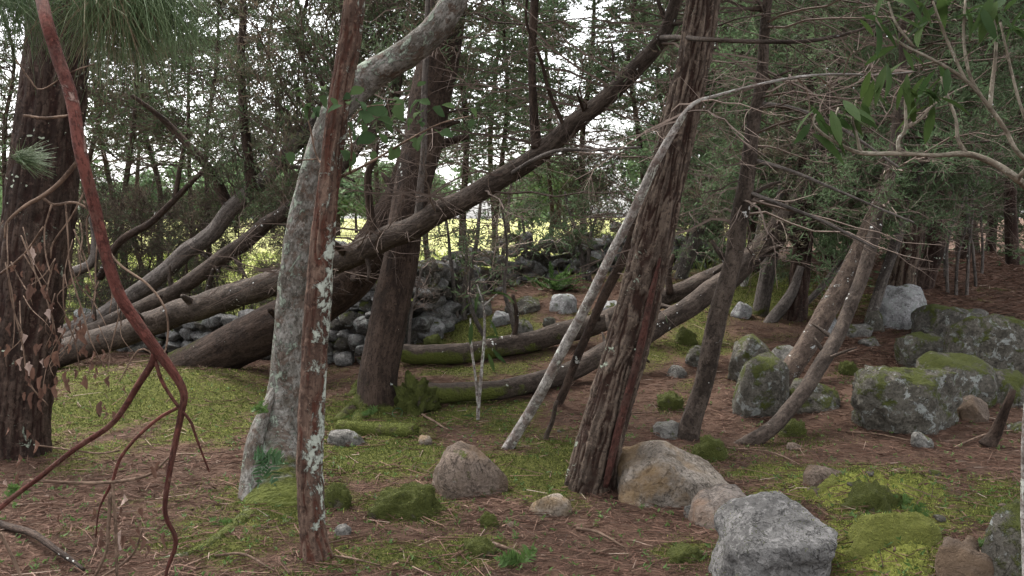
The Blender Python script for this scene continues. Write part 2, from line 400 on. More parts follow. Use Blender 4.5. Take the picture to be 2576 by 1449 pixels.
# ------------------------------------------------------------ ground
MOSS_SPOTS = [(380, 1010, 340, 95, .78), (120, 1110, 160, 60, .4), (930, 1150, 190, 70, .9), (1250, 1150, 200, 40, .6), (840, 1240, 60, 40, .8), (1010, 1270, 140, 50, .8),
    (1380, 1180, 150, 60, 1), (1270, 1225, 90, 25, .7), (1150, 1040, 110, 50, .6), (930, 1050, 120, 60, 1), (1250, 1060, 160, 45, .6), (1190, 930, 220, 25, .45),
    (1200, 830, 260, 50, .7), (1760, 850, 110, 60, .6), (1930, 740, 260, 55, 1), (2180, 760, 90, 40, .6), (1900, 1190, 110, 18, .7), (560, 1360, 150, 100, .6),
    (1150, 1420, 130, 30, .6), (2500, 1260, 90, 60, .6), (1700, 1390, 70, 22, .7), (1200, 1365, 80, 22, .6), (1440, 1215, 100, 25, .8),
    (700, 1300, 120, 60, .4), (950, 1390, 140, 40, .35), (1650, 900, 120, 40, .4), (1980, 1085, 120, 25, .3), (2140, 1225, 190, 42, 1.3), (2230, 1370, 150, 110, 1.3), (2450, 1390, 130, 60, .35), (680, 1270, 130, 60, .9), (460, 1380, 120, 40, .6)]
def moss_at(p):
    px, py = to_px(p); m = 0
    for cx, cy, rx, ry, w in MOSS_SPOTS:
        m = np.maximum(m, w * np.exp(-((px - cx) / rx) ** 2 - ((py - cy) / ry) ** 2))
    q = np.stack([p[..., 0], p[..., 1], 0 * p[..., 0]], -1)
    return np.clip(m * 1.15 + .55 * fbm(q * 1.6 + 5, 4, .6) + .08, 0, 1) * (p[..., 1] < 22)
def bank_light_at(p):
    px, py = to_px(p); return np.clip(np.exp(-((px - 2140) / 200) ** 2 - ((py - 1225) / 45) ** 2) + np.exp(-((px - 2230) / 170) ** 2 - ((py - 1370) / 115) ** 2), 0, 1) * (p[..., 1] < 7)
def field_at(x, y): return sstep((y - 13.2 - .25 * np.maximum(x + 1, 0)) / 1.5) * (1 - sstep((x - .26 * y + 1.5) / 1.5))

def spaced(lo, hi, st, end0, end1, gr=1.14):
    a = list(np.arange(lo, hi + st / 2, st)); s = st; L = []; v = lo
    while v > end0: s *= gr; v -= s; L.append(v)
    s = st; v = a[-1]; R = []
    while v < end1: s *= gr; v += s; R.append(v)
    return np.array(L[::-1] + a + R)
xs = spaced(-5.5, 6.5, .065, -1500, 1500); ys = spaced(3.2, 13.0, .065, -6, 3000, 1.1)
gx, gy = np.meshgrid(xs, ys)
gp = np.stack([gx, gy, H(gx, gy)], -1)
nx, ny = len(xs), len(ys)
ii = (np.arange(ny - 1)[:, None] * nx + np.arange(nx - 1)[None]).ravel()
g_moss = moss_at(gp); g_field = field_at(gx, gy)
m = MB('forest_floor', .97, .05)
p = m.pos()
n1 = m.noise(p, 2.2, 6, .65); n2 = m.noise(p, 38., 6, .75); n3 = m.noise(m.scale(p, (1, 1, .2)), 140., 3, .7)
lit = m.mix(m.step(n1, .35, .65), (.048, .030, .022), (.100, .060, .043))
lit = m.mix(m.math('MULTIPLY', m.step(n2, .42, .7), .7), lit, (.135, .088, .063))
lit = m.mix(m.math('MULTIPLY', m.step(n3, .5, .72), .6), lit, (.022, .015, .012))
mos = m.mix(m.step(n2, .35, .68), (.040, .046, .012), (.115, .122, .032))
mos = m.mix(m.attr('bank'), mos, m.mix(m.step(n2, .35, .68), (.13, .14, .03), (.30, .32, .075)))  # moss brightened over the bank: open-sky light painted into its colour
mk = m.step(m.math('ADD', m.attr('moss'), m.math('MULTIPLY', m.math('SUBTRACT', n2, .5), 1.2)), .28, .55)
fld = m.mix(m.step(m.noise(p, .35, 5, .65), .35, .7), (.22, .24, .085), (.36, .33, .15))
fld = m.mix(m.math('MULTIPLY', m.step(m.noise(p, 9., 5, .7), .45, .7), .5), fld, (.15, .17, .06))
m.bump(m.math('ADD', n2, m.math('MULTIPLY', n3, .6)), .9, .03)
GROUND = m.done(m.mix(m.attr('field'), m.mix(m.math('MULTIPLY', mk, .92), lit, mos), fld))
ground = obj('ground', mesh_np('ground', gp.reshape(-1, 3), np.column_stack([ii, ii + 1, ii + nx + 1, ii + nx]), {'moss': g_moss.ravel(), 'field': g_field.ravel(), 'bank': bank_light_at(gp).ravel()}), GROUND)
tag(ground, 'forest floor of brown needle litter and moss running out into a grassy field', kind='structure')

# ------------------------------------------------------------ rocks
ROCKS = []
def ico(sub):
    bm = bmesh.new(); bmesh.ops.create_icosphere(bm, subdivisions=sub, radius=1)
    V = np.array([v.co[:] for v in bm.verts]); Fc = np.array([[v.index for v in f.verts] for f in bm.faces]); bm.free(); return V, Fc
ICO = {k: ico(k) for k in (3, 4, 5)}
def rock_shape(sub, seed, cuts=7, rough=.12, flat=.66, box=3.):
    r = np.random.default_rng(seed); V, Fc = ICO[sub]; V = V.copy()
    V /= (np.abs(V) ** box).sum(1)[:, None] ** (1 / box)
    V *= (1 + .30 * perlin(V * 1.1 + seed * 5.3))[:, None]
    for k in range(cuts):
        n = unit(r.normal(size=3) * np.array([1, 1, .8])); d = r.uniform(flat, .98)
        e = V @ n - d; V -= np.outer(np.where(e > 0, e * .93, 0), n)
    V *= (1 + rough * .9 * fbm(V * 1.9 + seed, 3, .5) + rough * .5 * np.abs(perlin(V * 4.1 + seed)) + rough * .3 * fbm(V * 9 + seed, 3, .6))[:, None]
    lo, hi = V.min(0), V.max(0)
    return (V - (lo + hi) / 2) / (hi - lo) * 2, Fc
def vnormals(V, Fc):
    fn = np.cross(V[Fc[:, 1]] - V[Fc[:, 0]], V[Fc[:, 2]] - V[Fc[:, 0]])
    return fn
def rock(box, mat, label, seed, depth=.85, sink=.18, tilt=0, cuts=7, rough=.12, moss=0, yaw=None, cat='rock', name='rock', group=None, Y=None, sub=None, mtint=.45, prof=None, box3=3.):
    """box = extent in the picture (x0, y0, x1, y1); stands on the ground where its lower edge meets it"""
    x0, y0, x1, y1 = box
    if mat == 'moss': rough, box3, cuts, sink = rough * 2.2, 2.3, min(cuts, 1), sink + .25
    g = G((x0 + x1) / 2, y1 - .06 * (y1 - y0)) if Y is None else None
    y = (g[1] if Y is None else Y)
    w = (x1 - x0) * y / F / 2; dep = w * depth
    yc = y + dep * .55
    w = (x1 - x0) * yc / F / 2; h = (y1 - y0) * yc / F / 2 * (1.12 + sink)
    top = P((x0 + x1) / 2, y0, yc)
    big = (x1 - x0)
    V, Fc = rock_shape(sub or (5 if big > 220 else 4 if big > 45 else 3), seed, cuts + (0 if mat in ('lich', 'dark', 'moss') else 2), rough * 1.3, box=box3)
    if prof is not None:
        V[:, 2] = np.where(V[:, 2] > 0, V[:, 2] * prof(V[:, 0], V[:, 1]), V[:, 2])
    if yaw:
        c, s = math.cos(yaw), math.sin(yaw); V = V @ np.array([[c, s, 0], [-s, c, 0], [0, 0, 1]])
    if tilt:
        c, s = math.cos(tilt), math.sin(tilt); V = V @ np.array([[c, 0, -s], [0, 1, 0], [s, 0, c]])
    lo, hi = V.min(0), V.max(0); V = (V - (lo + hi) / 2) / (hi - lo) * 2
    loc = np.array([top[0], yc, top[2] - h])
    V = V * np.array([w, dep, h])
    o = obj(name, mesh_np(name, V, Fc), RK[mat] if isinstance(mat, str) else mat, loc=loc)
    ROCKS.append((loc, w, dep, mat))
    if mat == 'moss': MOSS_SPOTS.append(((x0 + x1) / 2, y1 - .2 * (y1 - y0), (x1 - x0) * .75, max(14, (y1 - y0) * .45), .9))
    tag(o, label, cat, group)
    if moss: moss_on(o, V, Fc, loc, moss, seed, mtint)
    return o
def moss_on(o, V, Fc, loc, dens, seed, mtint=.45, zmin=.15, L=.013):
    r = np.random.default_rng(seed + 5)
    fn = vnormals(V, Fc); ar = np.linalg.norm(fn, axis=1) / 2; nn = unit(fn)
    c = V[Fc].mean(1) + loc
    wgt = ar * (nn[:, 2] > zmin) * (fbm(c * 4 + seed, 3, .6) > -.12)
    k = int(min(11000, dens * 9000 * wgt.sum()))
    if k < 20: return
    f = r.choice(len(Fc), k, p=wgt / wgt.sum()); u = r.dirichlet((1, 1, 1), k)
    pos = (V[Fc[f]] * u[..., None]).sum(1)
    d = unit(nn[f] + .7 * r.normal(size=(k, 3)))
    B, T = blades(pos - nn[f] * .004, d, r.uniform(.4, 1.2, k) * L, r.uniform(.003, .006, k), r)
    me = mesh_np('moss', B, T, {'tint': np.repeat(np.clip(mtint + .22 * r.normal(size=k), 0, 1), 4)}, False)
    q = obj('moss', me, MOSSM); q.parent = o; q['kind'] = 'stuff'

R_ = rock
R_((1536, 1112, 1842, 1268), 'tan', 'rounded tan boulder at the foot of the thick furrowed trunk', 3, depth=.8, sink=.45, cuts=4, rough=.07, prof=lambda x, y: 1 - .25 * np.clip(x, 0, 1))
R_((1735, 1222, 1912, 1330), 'flat', 'low pinkish rock wedged between the tan boulder and the grey boulder', 8, depth=1.1, sink=1.0, cuts=2, rough=.12, tilt=-.2)
R_((1785, 1248, 2095, 1500), 'front', 'large pale-topped grey boulder in the front, split by a dark face', 27, depth=.95, sink=.2, cuts=0, rough=.08, Y=4.3, box3=3.2, moss=.6, prof=lambda x, y: .66 + .34 * sstep((y + .75) / 1.1) - .18 * np.clip(-x, 0, 1) ** 1.5)
R_((1975, 1192, 2250, 1300), 'bright', 'bright yellow-green moss hummock capping a low rock behind the grey boulder', 31, depth=.7, sink=1.3, cuts=3, rough=.16, box3=2.6, moss=1.3, mtint=.8, Y=5.45)
R_((2080, 1282, 2410, 1500), 'bright', 'broad swelling of light green moss at the bottom edge beside the grey boulder', 36, depth=.75, sink=.9, cuts=2, rough=.14, box3=2.8, moss=1.3, mtint=.85, Y=4.3)
R_((2105, 1205, 2305, 1300), 'moss', 'dark green mossy rock on the bright moss bank behind the grey boulder', 33, depth=.8, sink=1.0, cuts=3, rough=.2, moss=2., mtint=.6, Y=5.1)
R_((2470, 1262, 2680, 1600), 'lich', 'upright grey mossy rock in the bottom corner beside the pale stem', 38, depth=.8, sink=.3, cuts=6, Y=3.95, moss=.4)
R_((2330, 1345, 2500, 1560), 'brown', 'earth-brown rock between the light moss bank and the corner rock', 39, depth=.9, sink=.6, cuts=2, rough=.2, Y=4.0)
R_((2138, 918, 2430, 1095), 'lich', 'big angular boulder with moss patches and an undercut lower face', 41, depth=.8, sink=.2, cuts=5, rough=.16, moss=.8, mtint=.4, tilt=-.12)
R_((2290, 885, 2500, 1020), 'lich', 'lichened block leaning on the back of the big angular boulder', 43, depth=.9, sink=.6, cuts=5, rough=.1, Y=8.2)
R_((2365, 785, 2680, 975), 'lich', 'broad white-spotted boulder at the edge above the angular boulder', 45, depth=.7, sink=.3, cuts=4, rough=.12, moss=.3, tilt=.2, Y=9.0)
R_((2290, 764, 2500, 880), 'dark', 'mossy dark boulder between the pale domed boulder and the white-spotted boulder', 47, depth=.9, sink=.3, cuts=5, moss=.3, mtint=.35, Y=10.3)
R_((2190, 714, 2335, 830), 'pale', 'pale grey domed boulder at the foot of the far furrowed trunks', 49, depth=.8, sink=.5, cuts=1, rough=.09, box3=2.4)
R_((2176, 780, 2225, 830), 'lich', 'small dark rock tucked under the pale domed boulder', 50, sink=.3, Y=10.9)
R_((2250, 860, 2330, 922), 'lich', 'jagged lichened rock between the leaning stems and the boulder pile', 52, sink=.3, cuts=9)
R_((2410, 925, 2600, 1050), 'lich', 'low lichened rock filling the bank under the broad white-spotted boulder', 141, depth=.8, sink=.5, cuts=3, rough=.14, moss=.3, Y=8.3)
R_((2255, 835, 2395, 930), 'lich', 'mossy rock wedged behind the big angular boulder', 143, depth=.8, sink=.6, cuts=3, rough=.14, moss=.5)
R_((2408, 995, 2492, 1065), 'brown', 'small rounded reddish stone beside the big angular boulder', 54, sink=.1, cuts=4)
R_((1845, 888, 1985, 1058), 'lich', 'tall egg-shaped boulder with a bare grey top and moss on its flank', 56, depth=.8, sink=.2, cuts=4, rough=.06, moss=.35, tilt=.15)
R_((1832, 842, 1955, 955), 'lich', 'flat-topped boulder behind the egg-shaped boulder', 58, sink=.15, cuts=9, Y=9.0)
R_((1930, 868, 2010, 930), 'grey', 'grey rock showing behind the egg-shaped boulder', 59, sink=.2, Y=9.4)
R_((1965, 955, 2110, 1035), 'lich', 'dark lichened rock between the egg-shaped boulder and the leaning stem', 61, sink=.2, cuts=7, Y=8.0)
R_((1725, 870, 1800, 930), 'lich', 'small lichened rock left of the flat-topped boulder', 62, sink=.3, moss=.3)
R_((1675, 918, 1730, 950), 'grey', 'small grey stone lying on the litter near the slanting brown trunk', 64, sink=.4)
R_((1652, 982, 1722, 1035), 'moss', 'small round mossy rock beside the slanting brown trunk', 66, sink=.3, moss=1.5, mtint=.35)
R_((1640, 1060, 1735, 1105), 'grey', 'flat grey stone against the foot of the slanting brown trunk', 68, sink=.5, cuts=9)
R_((1740, 1095, 1835, 1165), 'moss', 'dark mossy rock behind the tan boulder', 70, sink=.4, moss=1.3, mtint=.3)
R_((1925, 1050, 2040, 1128), 'moss', 'mossy mound beneath the bowed leaning stem', 72, sink=.6, moss=1.3, mtint=.3, Y=7.5)
R_((2020, 1172, 2125, 1218), 'brown', 'flat brown rock lying behind the bright moss bank', 74, sink=.6)
R_((1078, 1112, 1290, 1250), 'brown', 'brown rock with a white lichen cap at the foot of the pale slanting stem', 83, depth=.8, sink=.9, cuts=0, rough=.13, box3=2.3, prof=lambda x, y: 1 - .38 * sstep((x - .1) / .9))
R_((905, 1212, 1130, 1310), 'moss', 'long low moss-covered rock on the litter in the front', 78, depth=.6, sink=.7, cuts=5, moss=1.5, mtint=.5)
R_((815, 1212, 885, 1285), 'moss', 'rounded mossy rock just behind the red lichened trunk', 80, sink=.5, moss=1.3, mtint=.35)
R_((840, 1320, 885, 1350), 'grey', 'small pale stone beside the red lichened trunk', 82, sink=.5)
R_((1330, 1240, 1440, 1300), 'tan', 'flat ochre rock flush with the litter in the front', 84, sink=.9, depth=.7)
R_((1150, 1345, 1255, 1400), 'moss', 'low mossy stone in the middle of the front litter', 86, sink=.9, moss=1.2)
R_((1670, 1365, 1785, 1420), 'moss', 'low mossy stone in the litter beside the grey boulder', 88, sink=.9, moss=1.2, mtint=.4)
R_((1205, 1285, 1255, 1330), 'moss', 'small mossy lump between the two flat rocks in the front', 90, sink=.9, moss=1.)
R_((1100, 1410, 1240, 1480), 'moss', 'mossy stone cut by the bottom edge', 92, sink=.9, moss=1.2, Y=4.6)
R_((1750, 1280, 1800, 1330), 'flat', 'small stone at the left foot of the grey boulder', 93, sink=.6)
R_((1720, 1268, 1765, 1305), 'grey', 'small grey stone under the tan boulder', 94, sink=.6)
R_((820, 1082, 925, 1125), 'grey', 'flat lichened rock beside the mossy cut log', 95, sink=.7, depth=.6)
R_((1035, 790, 1120, 862), 'pale', 'white-lichened rock behind the two-tone fallen trunk', 96, sink=.2, cuts=8)
R_((1062, 838, 1118, 882), 'moss', 'mossy round stone touching the fallen trunk', 97, sink=.3, moss=.9)
R_((1382, 738, 1452, 790), 'pale', 'bright white rounded rock on the slope before the wall', 98, sink=.25, cuts=3, rough=.05)
R_((1232, 782, 1288, 822), 'pale', 'pale stone on the mossy slope among the thin stems', 99, sink=.4)
R_((1280, 800, 1345, 850), 'grey', 'grey block of stone above the fallen trunk', 100, sink=.4)
R_((1365, 796, 1398, 826), 'lich', 'small lichened stone above the fallen trunk', 101, sink=.3)
R_((1268, 745, 1365, 790), 'lich', 'pair-like lumpy grey rock at the foot of the wall', 102, sink=.3)
R_((1190, 755, 1240, 800), 'grey', 'grey stone at the foot of the wall behind thin stems', 103, sink=.3)
R_((1505, 755, 1560, 800), 'pale', 'pale rock seen beside the fallen trunk left of the furrowed trunk', 104, sink=.3)
R_((1838, 758, 1892, 802), 'pale', 'grey slab between the slanting brown trunk and the short mossy trunk', 105, sink=.2, cuts=9)
R_((2060, 785, 2110, 850), 'pale', 'pale stone behind the lichen-spotted leaning trunk', 106, sink=.3)
R_((2110, 815, 2200, 850), 'grey', 'flat grey stone in front of the pale domed boulder', 107, sink=.5)
R_((2160, 845, 2215, 872), 'grey', 'low flat stone on the litter behind the leaning stems', 108, sink=.5)
R_((1695, 820, 1755, 870), 'moss', 'mossy lump under the far leaning trunk', 109, sink=.4, moss=1.)
R_((2110, 905, 2160, 945), 'moss', 'small moss cushion between the leaning stem and the boulder pile', 110, sink=.5, moss=1.2)
R_((2530, 1060, 2640, 1110), 'dark', 'dark low rock at the edge behind the broken stick', 111, sink=.5, Y=7.4)
R_((2290, 1085, 2350, 1130), 'grey', 'small grey stone in front of the big angular boulder', 112, sink=.4)
# pebbles scattered in the litter
pr_ = np.random.default_rng(77)
PEB = []
for k in range(6):
    V, Fc = rock_shape(3, 300 + k, 6); PEB.append(mesh_np('pebble', V, Fc)); PEB[-1].materials.append(RK['brown' if k % 2 else 'lich'])
for k in range(26):
    px, py = pr_.uniform(820, 2560), pr_.uniform(900, 1430)
    g = G(px, py); s = pr_.uniform(.012, .034) * (1 + g[1] / 14)
    o = obj('pebble', PEB[k % 6], loc=(g[0], g[1], g[2] + s * .15)); o.scale = (s, s * pr_.uniform(.7, 1.1), s * .65); o.rotation_euler = (0, 0, pr_.uniform(0, 6))
    tag(o, 'small loose stone half sunk in the forest floor litter', 'stone', 'small loose stones in the litter')

# ------------------------------------------------------------ dry stone wall
wall = thing('stone_wall', 'tumbledown dry stone wall of dark rounded stones before the field', 'wall', (-1.3, 11.2, 0))
WM = []
for k in range(12):
    V, Fc = rock_shape(3, 500 + k, 8, .2, .6); WM.append(mesh_np('stone', V, Fc)); WM[-1].materials.append(RK['wall' if k % 3 else 'dark'])
wr = np.random.default_rng(5)
def wall_run(p0, p1, h0, h1, n_c, size, thick, rows_jit=.04):
    p0, p1 = np.array(p0, float), np.array(p1, float); L = np.linalg.norm(p1 - p0); dirn = (p1 - p0) / L; nrm = np.array([dirn[1], -dirn[0]])
    if nrm[1] > 0: nrm = -nrm
    for j in range(40):
        z = j * size * .62
        if z > max(h0, h1): break
        a = wr.uniform(0, size)
        while a < L:
            s = size * wr.uniform(.65, 1.25); t = a / L
            if z < (h0 + (h1 - h0) * t) * wr.uniform(.85, 1.08):
                c = p0 + dirn * a + nrm * (thick * (1 - .5 * z / max(h0, h1)) * wr.uniform(.75, 1.15))
                zz = float(H(c[0], c[1])) + z + size * .3 + wr.normal() * .035
                o = obj('stone', WM[wr.integers(12)], parent=wall, loc=(c[0], c[1], zz))
                o.scale = (s * wr.uniform(.45, .68), s * .5, s * wr.uniform(.28, .46)); o.rotation_euler = (wr.normal() * .2, wr.normal() * .2, wr.uniform(0, 6.3))
            a += s * .92
wall_run((-5.6, 12.9), (-2.3, 11.7), .32, .5, 0, .24, .1)
wall_run((-2.3, 11.6), (-1.25, 11.1), .95, 1.42, 0, .185, .25)
wall_run((-1.95, 11.0), (-1.2, 10.6), .6, .5, 0, .18, .3)
wall_run((-1.2, 11.3), (-.6, 13.4), .85, .55, 0, .24, .22)
wall_run((-1.1, 11.4), (-.75, 13.3), .8, .5, 0, .24, -.08)
wall_run((-1.2, 13.6), (1.1, 14.6), .68, .55, 0, .22, .15)
wall_run((1.1, 14.6), (3.1, 16.0), .5, .4, 0, .26, .12)
# dark core behind the facing stones so that no light shines through the joints
core = []
for (a, b, h0, h1) in (((-5.6, 13.0), (-2.3, 11.85), .35, .5), ((-2.3, 11.75), (-1.2, 11.25), .6, .95), ((-1.1, 11.3), (-.7, 13.5), .35, .25), ((-1.2, 13.75), (1.1, 14.75), .55, .42), ((1.1, 14.7), (3.1, 16.1), .45, .3)):
    a, b = np.array(a), np.array(b); dn = (b - a) / np.linalg.norm(b - a); nn = np.array([dn[1], -dn[0]]) * .13; k = len(core)
    for q, h in ((a - nn, 0), (a + nn, 0), (b + nn, 0), (b - nn, 0), (a - nn * .7, h0), (a + nn * .7, h0), (b + nn * .7, h1), (b - nn * .7, h1)):
        core.append((q[0], q[1], float(H(q[0], q[1])) - .1 + h))
core = np.array(core)
fq = np.array([[0, 3, 2, 1], [4, 5, 6, 7], [0, 1, 5, 4], [1, 2, 6, 5], [2, 3, 7, 6], [3, 0, 4, 7]])
obj('rubble_core', mesh_np('rubble_core', core, np.vstack([fq + 8 * i for i in range(len(core) // 8)]), smooth=False), RK['dark'], wall)

# ------------------------------------------------------------ trees: trunks
def interp(path, t):
    n = len(path) - 1; f = np.clip(t * n, 0, n - 1e-6); i = f.astype(int); w = (f - i)[:, None]
    return path[i] * (1 - w) + path[i + 1] * w
def rdir(r, n): return unit(r.normal(size=(n, 3)))
def crown(tw, lf, c, seed, n1=50, t0=.2, t1=1., L0=1.2, L1=.5, el=.2, droop=.15, n2=6, n3=5, nl=10, ll=.06, lw=.013, tint=(.55, .2), up=.2, r1=.007, twt=(.45, .25), azc=None, azs=None, tr=.0022, zmin=None, L3=(.10, .26), fl=.8):
    """branches, twigs and leaf sprays along trunk polyline c, added to accumulators tw (wood) and lf (foliage)"""
    r = np.random.default_rng(seed)
    t = np.sort(r.uniform(t0, t1, n1)); base = interp(c, t)
    az = r.uniform(0, 2 * math.pi, n1) if azc is None else azc + azs * r.normal(size=n1)
    e = el + .22 * r.normal(size=n1)
    L = (L0 + (L1 - L0) * (t - t0) / max(t1 - t0, 1e-6)) * r.uniform(.55, 1.25, n1)
    d = np.stack([np.cos(az) * np.cos(e), np.sin(az) * np.cos(e), np.sin(e)], -1)
    K = 8; u = np.linspace(0, 1, K)
    wob = np.cumsum(r.normal(size=(n1, K, 3)) * (.035 if nl else .02), 1); wob -= wob[:, :1]
    p1 = base[:, None] + d[:, None] * (L[:, None] * u)[..., None] + wob * L[:, None, None]
    p1[..., 2] += -droop * L[:, None] * u ** 2 + .10 * L[:, None] * u ** 4
    if zmin is not None: p1[..., 2] = np.maximum(p1[..., 2], zmin)
    R = r1 * L[:, None] * (1.05 - u) + tr * .8
    w1 = np.repeat(np.clip(twt[0] + twt[1] * r.normal(size=n1), 0, 1), (K - 1) * 6)
    V, Q = prisms(p1[:, :-1].reshape(-1, 3), p1[:, 1:].reshape(-1, 3), R[:, :-1].ravel(), R[:, 1:].ravel()); tw.add(V, Q, w1)
    if not n2: return
    k = np.repeat(np.arange(n1), n2); N2 = len(k)
    u2 = r.uniform(.18, 1, N2); f = u2 * (K - 1); i = np.minimum(f.astype(int), K - 2); w = (f - i)[:, None]
    b2 = p1[k, i] * (1 - w) + p1[k, i + 1] * w; tg = unit(p1[k, i + 1] - p1[k, i])
    d2 = unit(tg * .75 + rdir(r, N2) * np.array([1, 1, fl]) * .85 + np.array([0, 0, up * .4]))
    L2 = L[k] * .42 * (1.15 - .75 * u2) * r.uniform(.5, 1.3, N2)
    K2 = 4; v = np.linspace(0, 1, K2)
    wob = np.cumsum(r.normal(size=(N2, K2, 3)) * .07, 1); wob -= wob[:, :1]
    p2 = b2[:, None] + d2[:, None] * (L2[:, None] * v)[..., None] + wob * L2[:, None, None]
    p2[..., 2] -= droop * .6 * L2[:, None] * v ** 2
    R = r1 * .55 * L2[:, None] * (1.1 - v) + tr * .7
    w2 = np.repeat(np.clip(twt[0] + twt[1] * r.normal(size=N2), 0, 1), (K2 - 1) * 6)
    V, Q = prisms(p2[:, :-1].reshape(-1, 3), p2[:, 1:].reshape(-1, 3), R[:, :-1].ravel(), R[:, 1:].ravel()); tw.add(V, Q, w2)
    if not n3: return
    k = np.repeat(np.arange(N2), n3); N3 = len(k)
    u3 = r.uniform(.1, 1, N3); f = u3 * (K2 - 1); i = np.minimum(f.astype(int), K2 - 2); w = (f - i)[:, None]
    b3 = p2[k, i] * (1 - w) + p2[k, i + 1] * w; tg = unit(p2[k, i + 1] - p2[k, i])
    d3 = unit(tg * .7 + rdir(r, N3) * np.array([1, 1, fl]) * .8 + np.array([0, 0, up * .5])); L3_ = r.uniform(L3[0], L3[1], N3)
    e3 = b3 + d3 * L3_[:, None]
    V, Q = prisms(b3, e3, np.full(N3, tr * .75), np.full(N3, tr * .4)); tw.add(V, Q, np.repeat(np.clip(twt[0] + twt[1] * r.normal(size=N3), 0, 1), 6))
    if not nl or lf is None: return
    clump = np.clip(tint[0] + tint[1] * r.normal(size=n1), 0, 1)[np.repeat(np.repeat(np.arange(n1), n2), n3)]
    k = np.repeat(np.arange(N3), nl); N4 = len(k)
    u4 = r.uniform(.15, 1.05, N4)[:, None]
    pos = b3[k] * (1 - u4) + e3[k] * u4
    d4 = unit(d3[k] * .8 + rdir(r, N4) * np.array([1, 1, min(1, fl + .3)]) * .75 + np.array([0, 0, up]))
    V, T = blades(pos, d4, ll * r.uniform(.5, 1.3, N4), lw * r.uniform(.6, 1.3, N4), r)
    lf.add(V, T, np.repeat(np.clip(clump[k] + .10 * r.normal(size=N4), 0, 1), 4))

TREES = {}
def tree(name, label, spec, mat, base_ground=True, cat='tree', group=None, crowns=(), up_to=None, branches=(), lying=0, stubs=0, **k):
    """spec: picture polyline with distance and width. crowns: kwargs for crown(); branches: [(spec, mat, name)]"""
    spec = [(q[0], q[1], min(q[2], D(q[0], q[1] + q[3] * .45) - .06), q[3]) if i < lying else q for i, q in enumerate(spec)]
    pts, rad = px_path(spec)
    if base_ground:
        b = pts[0]; g = float(H(b[0], b[1])); dv = unit(pts[0] - pts[1])
        ext = pts[0] + dv * max(.12, (b[2] - g + .1) / max(-dv[2], .25)); ext[2] = min(ext[2], float(H(ext[0], ext[1])) - rad[0] - .05)
        pts = np.vstack([ext, pts]); rad = np.concatenate([rad[:1], rad])
    if up_to is not None:
        dv = unit(pts[-1] - pts[-2]); dv = unit(dv * np.array([.7, .7, 1])); L = (up_to - pts[-1][2]) / max(dv[2], .3)
        for f in (.35, .7, 1.): pts = np.vstack([pts, pts[-1] + dv * L * .34 + rng.normal(size=3) * .05]); rad = np.append(rad, rad[-1] * .68)
    root = thing(name, label, cat, (pts[0][0], pts[0][1], float(H(pts[0][0], pts[0][1]))), group)
    o, c, r = tube_obj('trunk', pts, rad, mat, root, **k)
    sr_ = np.random.default_rng(int(abs(pts[:, 0].sum()) * 1000) % 9999)
    for q in range(stubs):
        t = sr_.uniform(.18, .9); i = int(t * (len(c) - 1)); tg = unit(c[min(i + 1, len(c) - 1)] - c[i]); dv = unit(np.cross(tg, sr_.normal(size=3)) + tg * .5 + (0, 0, .25)); L = sr_.uniform(.05, .28) + r[i]; rs = r[i] * sr_.uniform(.14, .30)
        tube_obj('stub', np.array([c[i] + dv * r[i] * .5, c[i] + dv * (r[i] * .5 + L * .6), c[i] + dv * (r[i] * .5 + L) + sr_.normal(size=3) * .02]), np.array([rs * 1.3, rs, rs * .55]), mat, root, nseg=7, step=.03, seed=q, kind='smooth', amp=rs * .15)
    for sp, mt, nm in branches:
        bp, br = px_path(sp)
        tube_obj(nm, bp, br, mt, root, nseg=8, step=.04, kind='smooth', amp=float(br.mean()) * .12, seed=len(bpy.data.objects), wob=.012)
    if crowns:
        tw, lf = Acc(), Acc()
        for kw in crowns: crown(tw, lf, c, **kw)
        obj('twigs', tw.mesh('twigs'), TWIG, root)['kind'] = 'stuff'
        if lf.n: obj('crown', lf.mesh('crown'), FOL, root)['kind'] = 'stuff'
    TREES[label] = (root, c)
    return root, c
mossbase = lambda h, a: (lambda i: a * np.exp(-i['s'] / h))
mossside = lambda base, h, under=0.: (lambda i: base * np.exp(-i['s'] / h) + under * np.clip(-i['n'][..., 2] + .3, 0, 1) * np.exp(-i['s'] / (3 * h)))

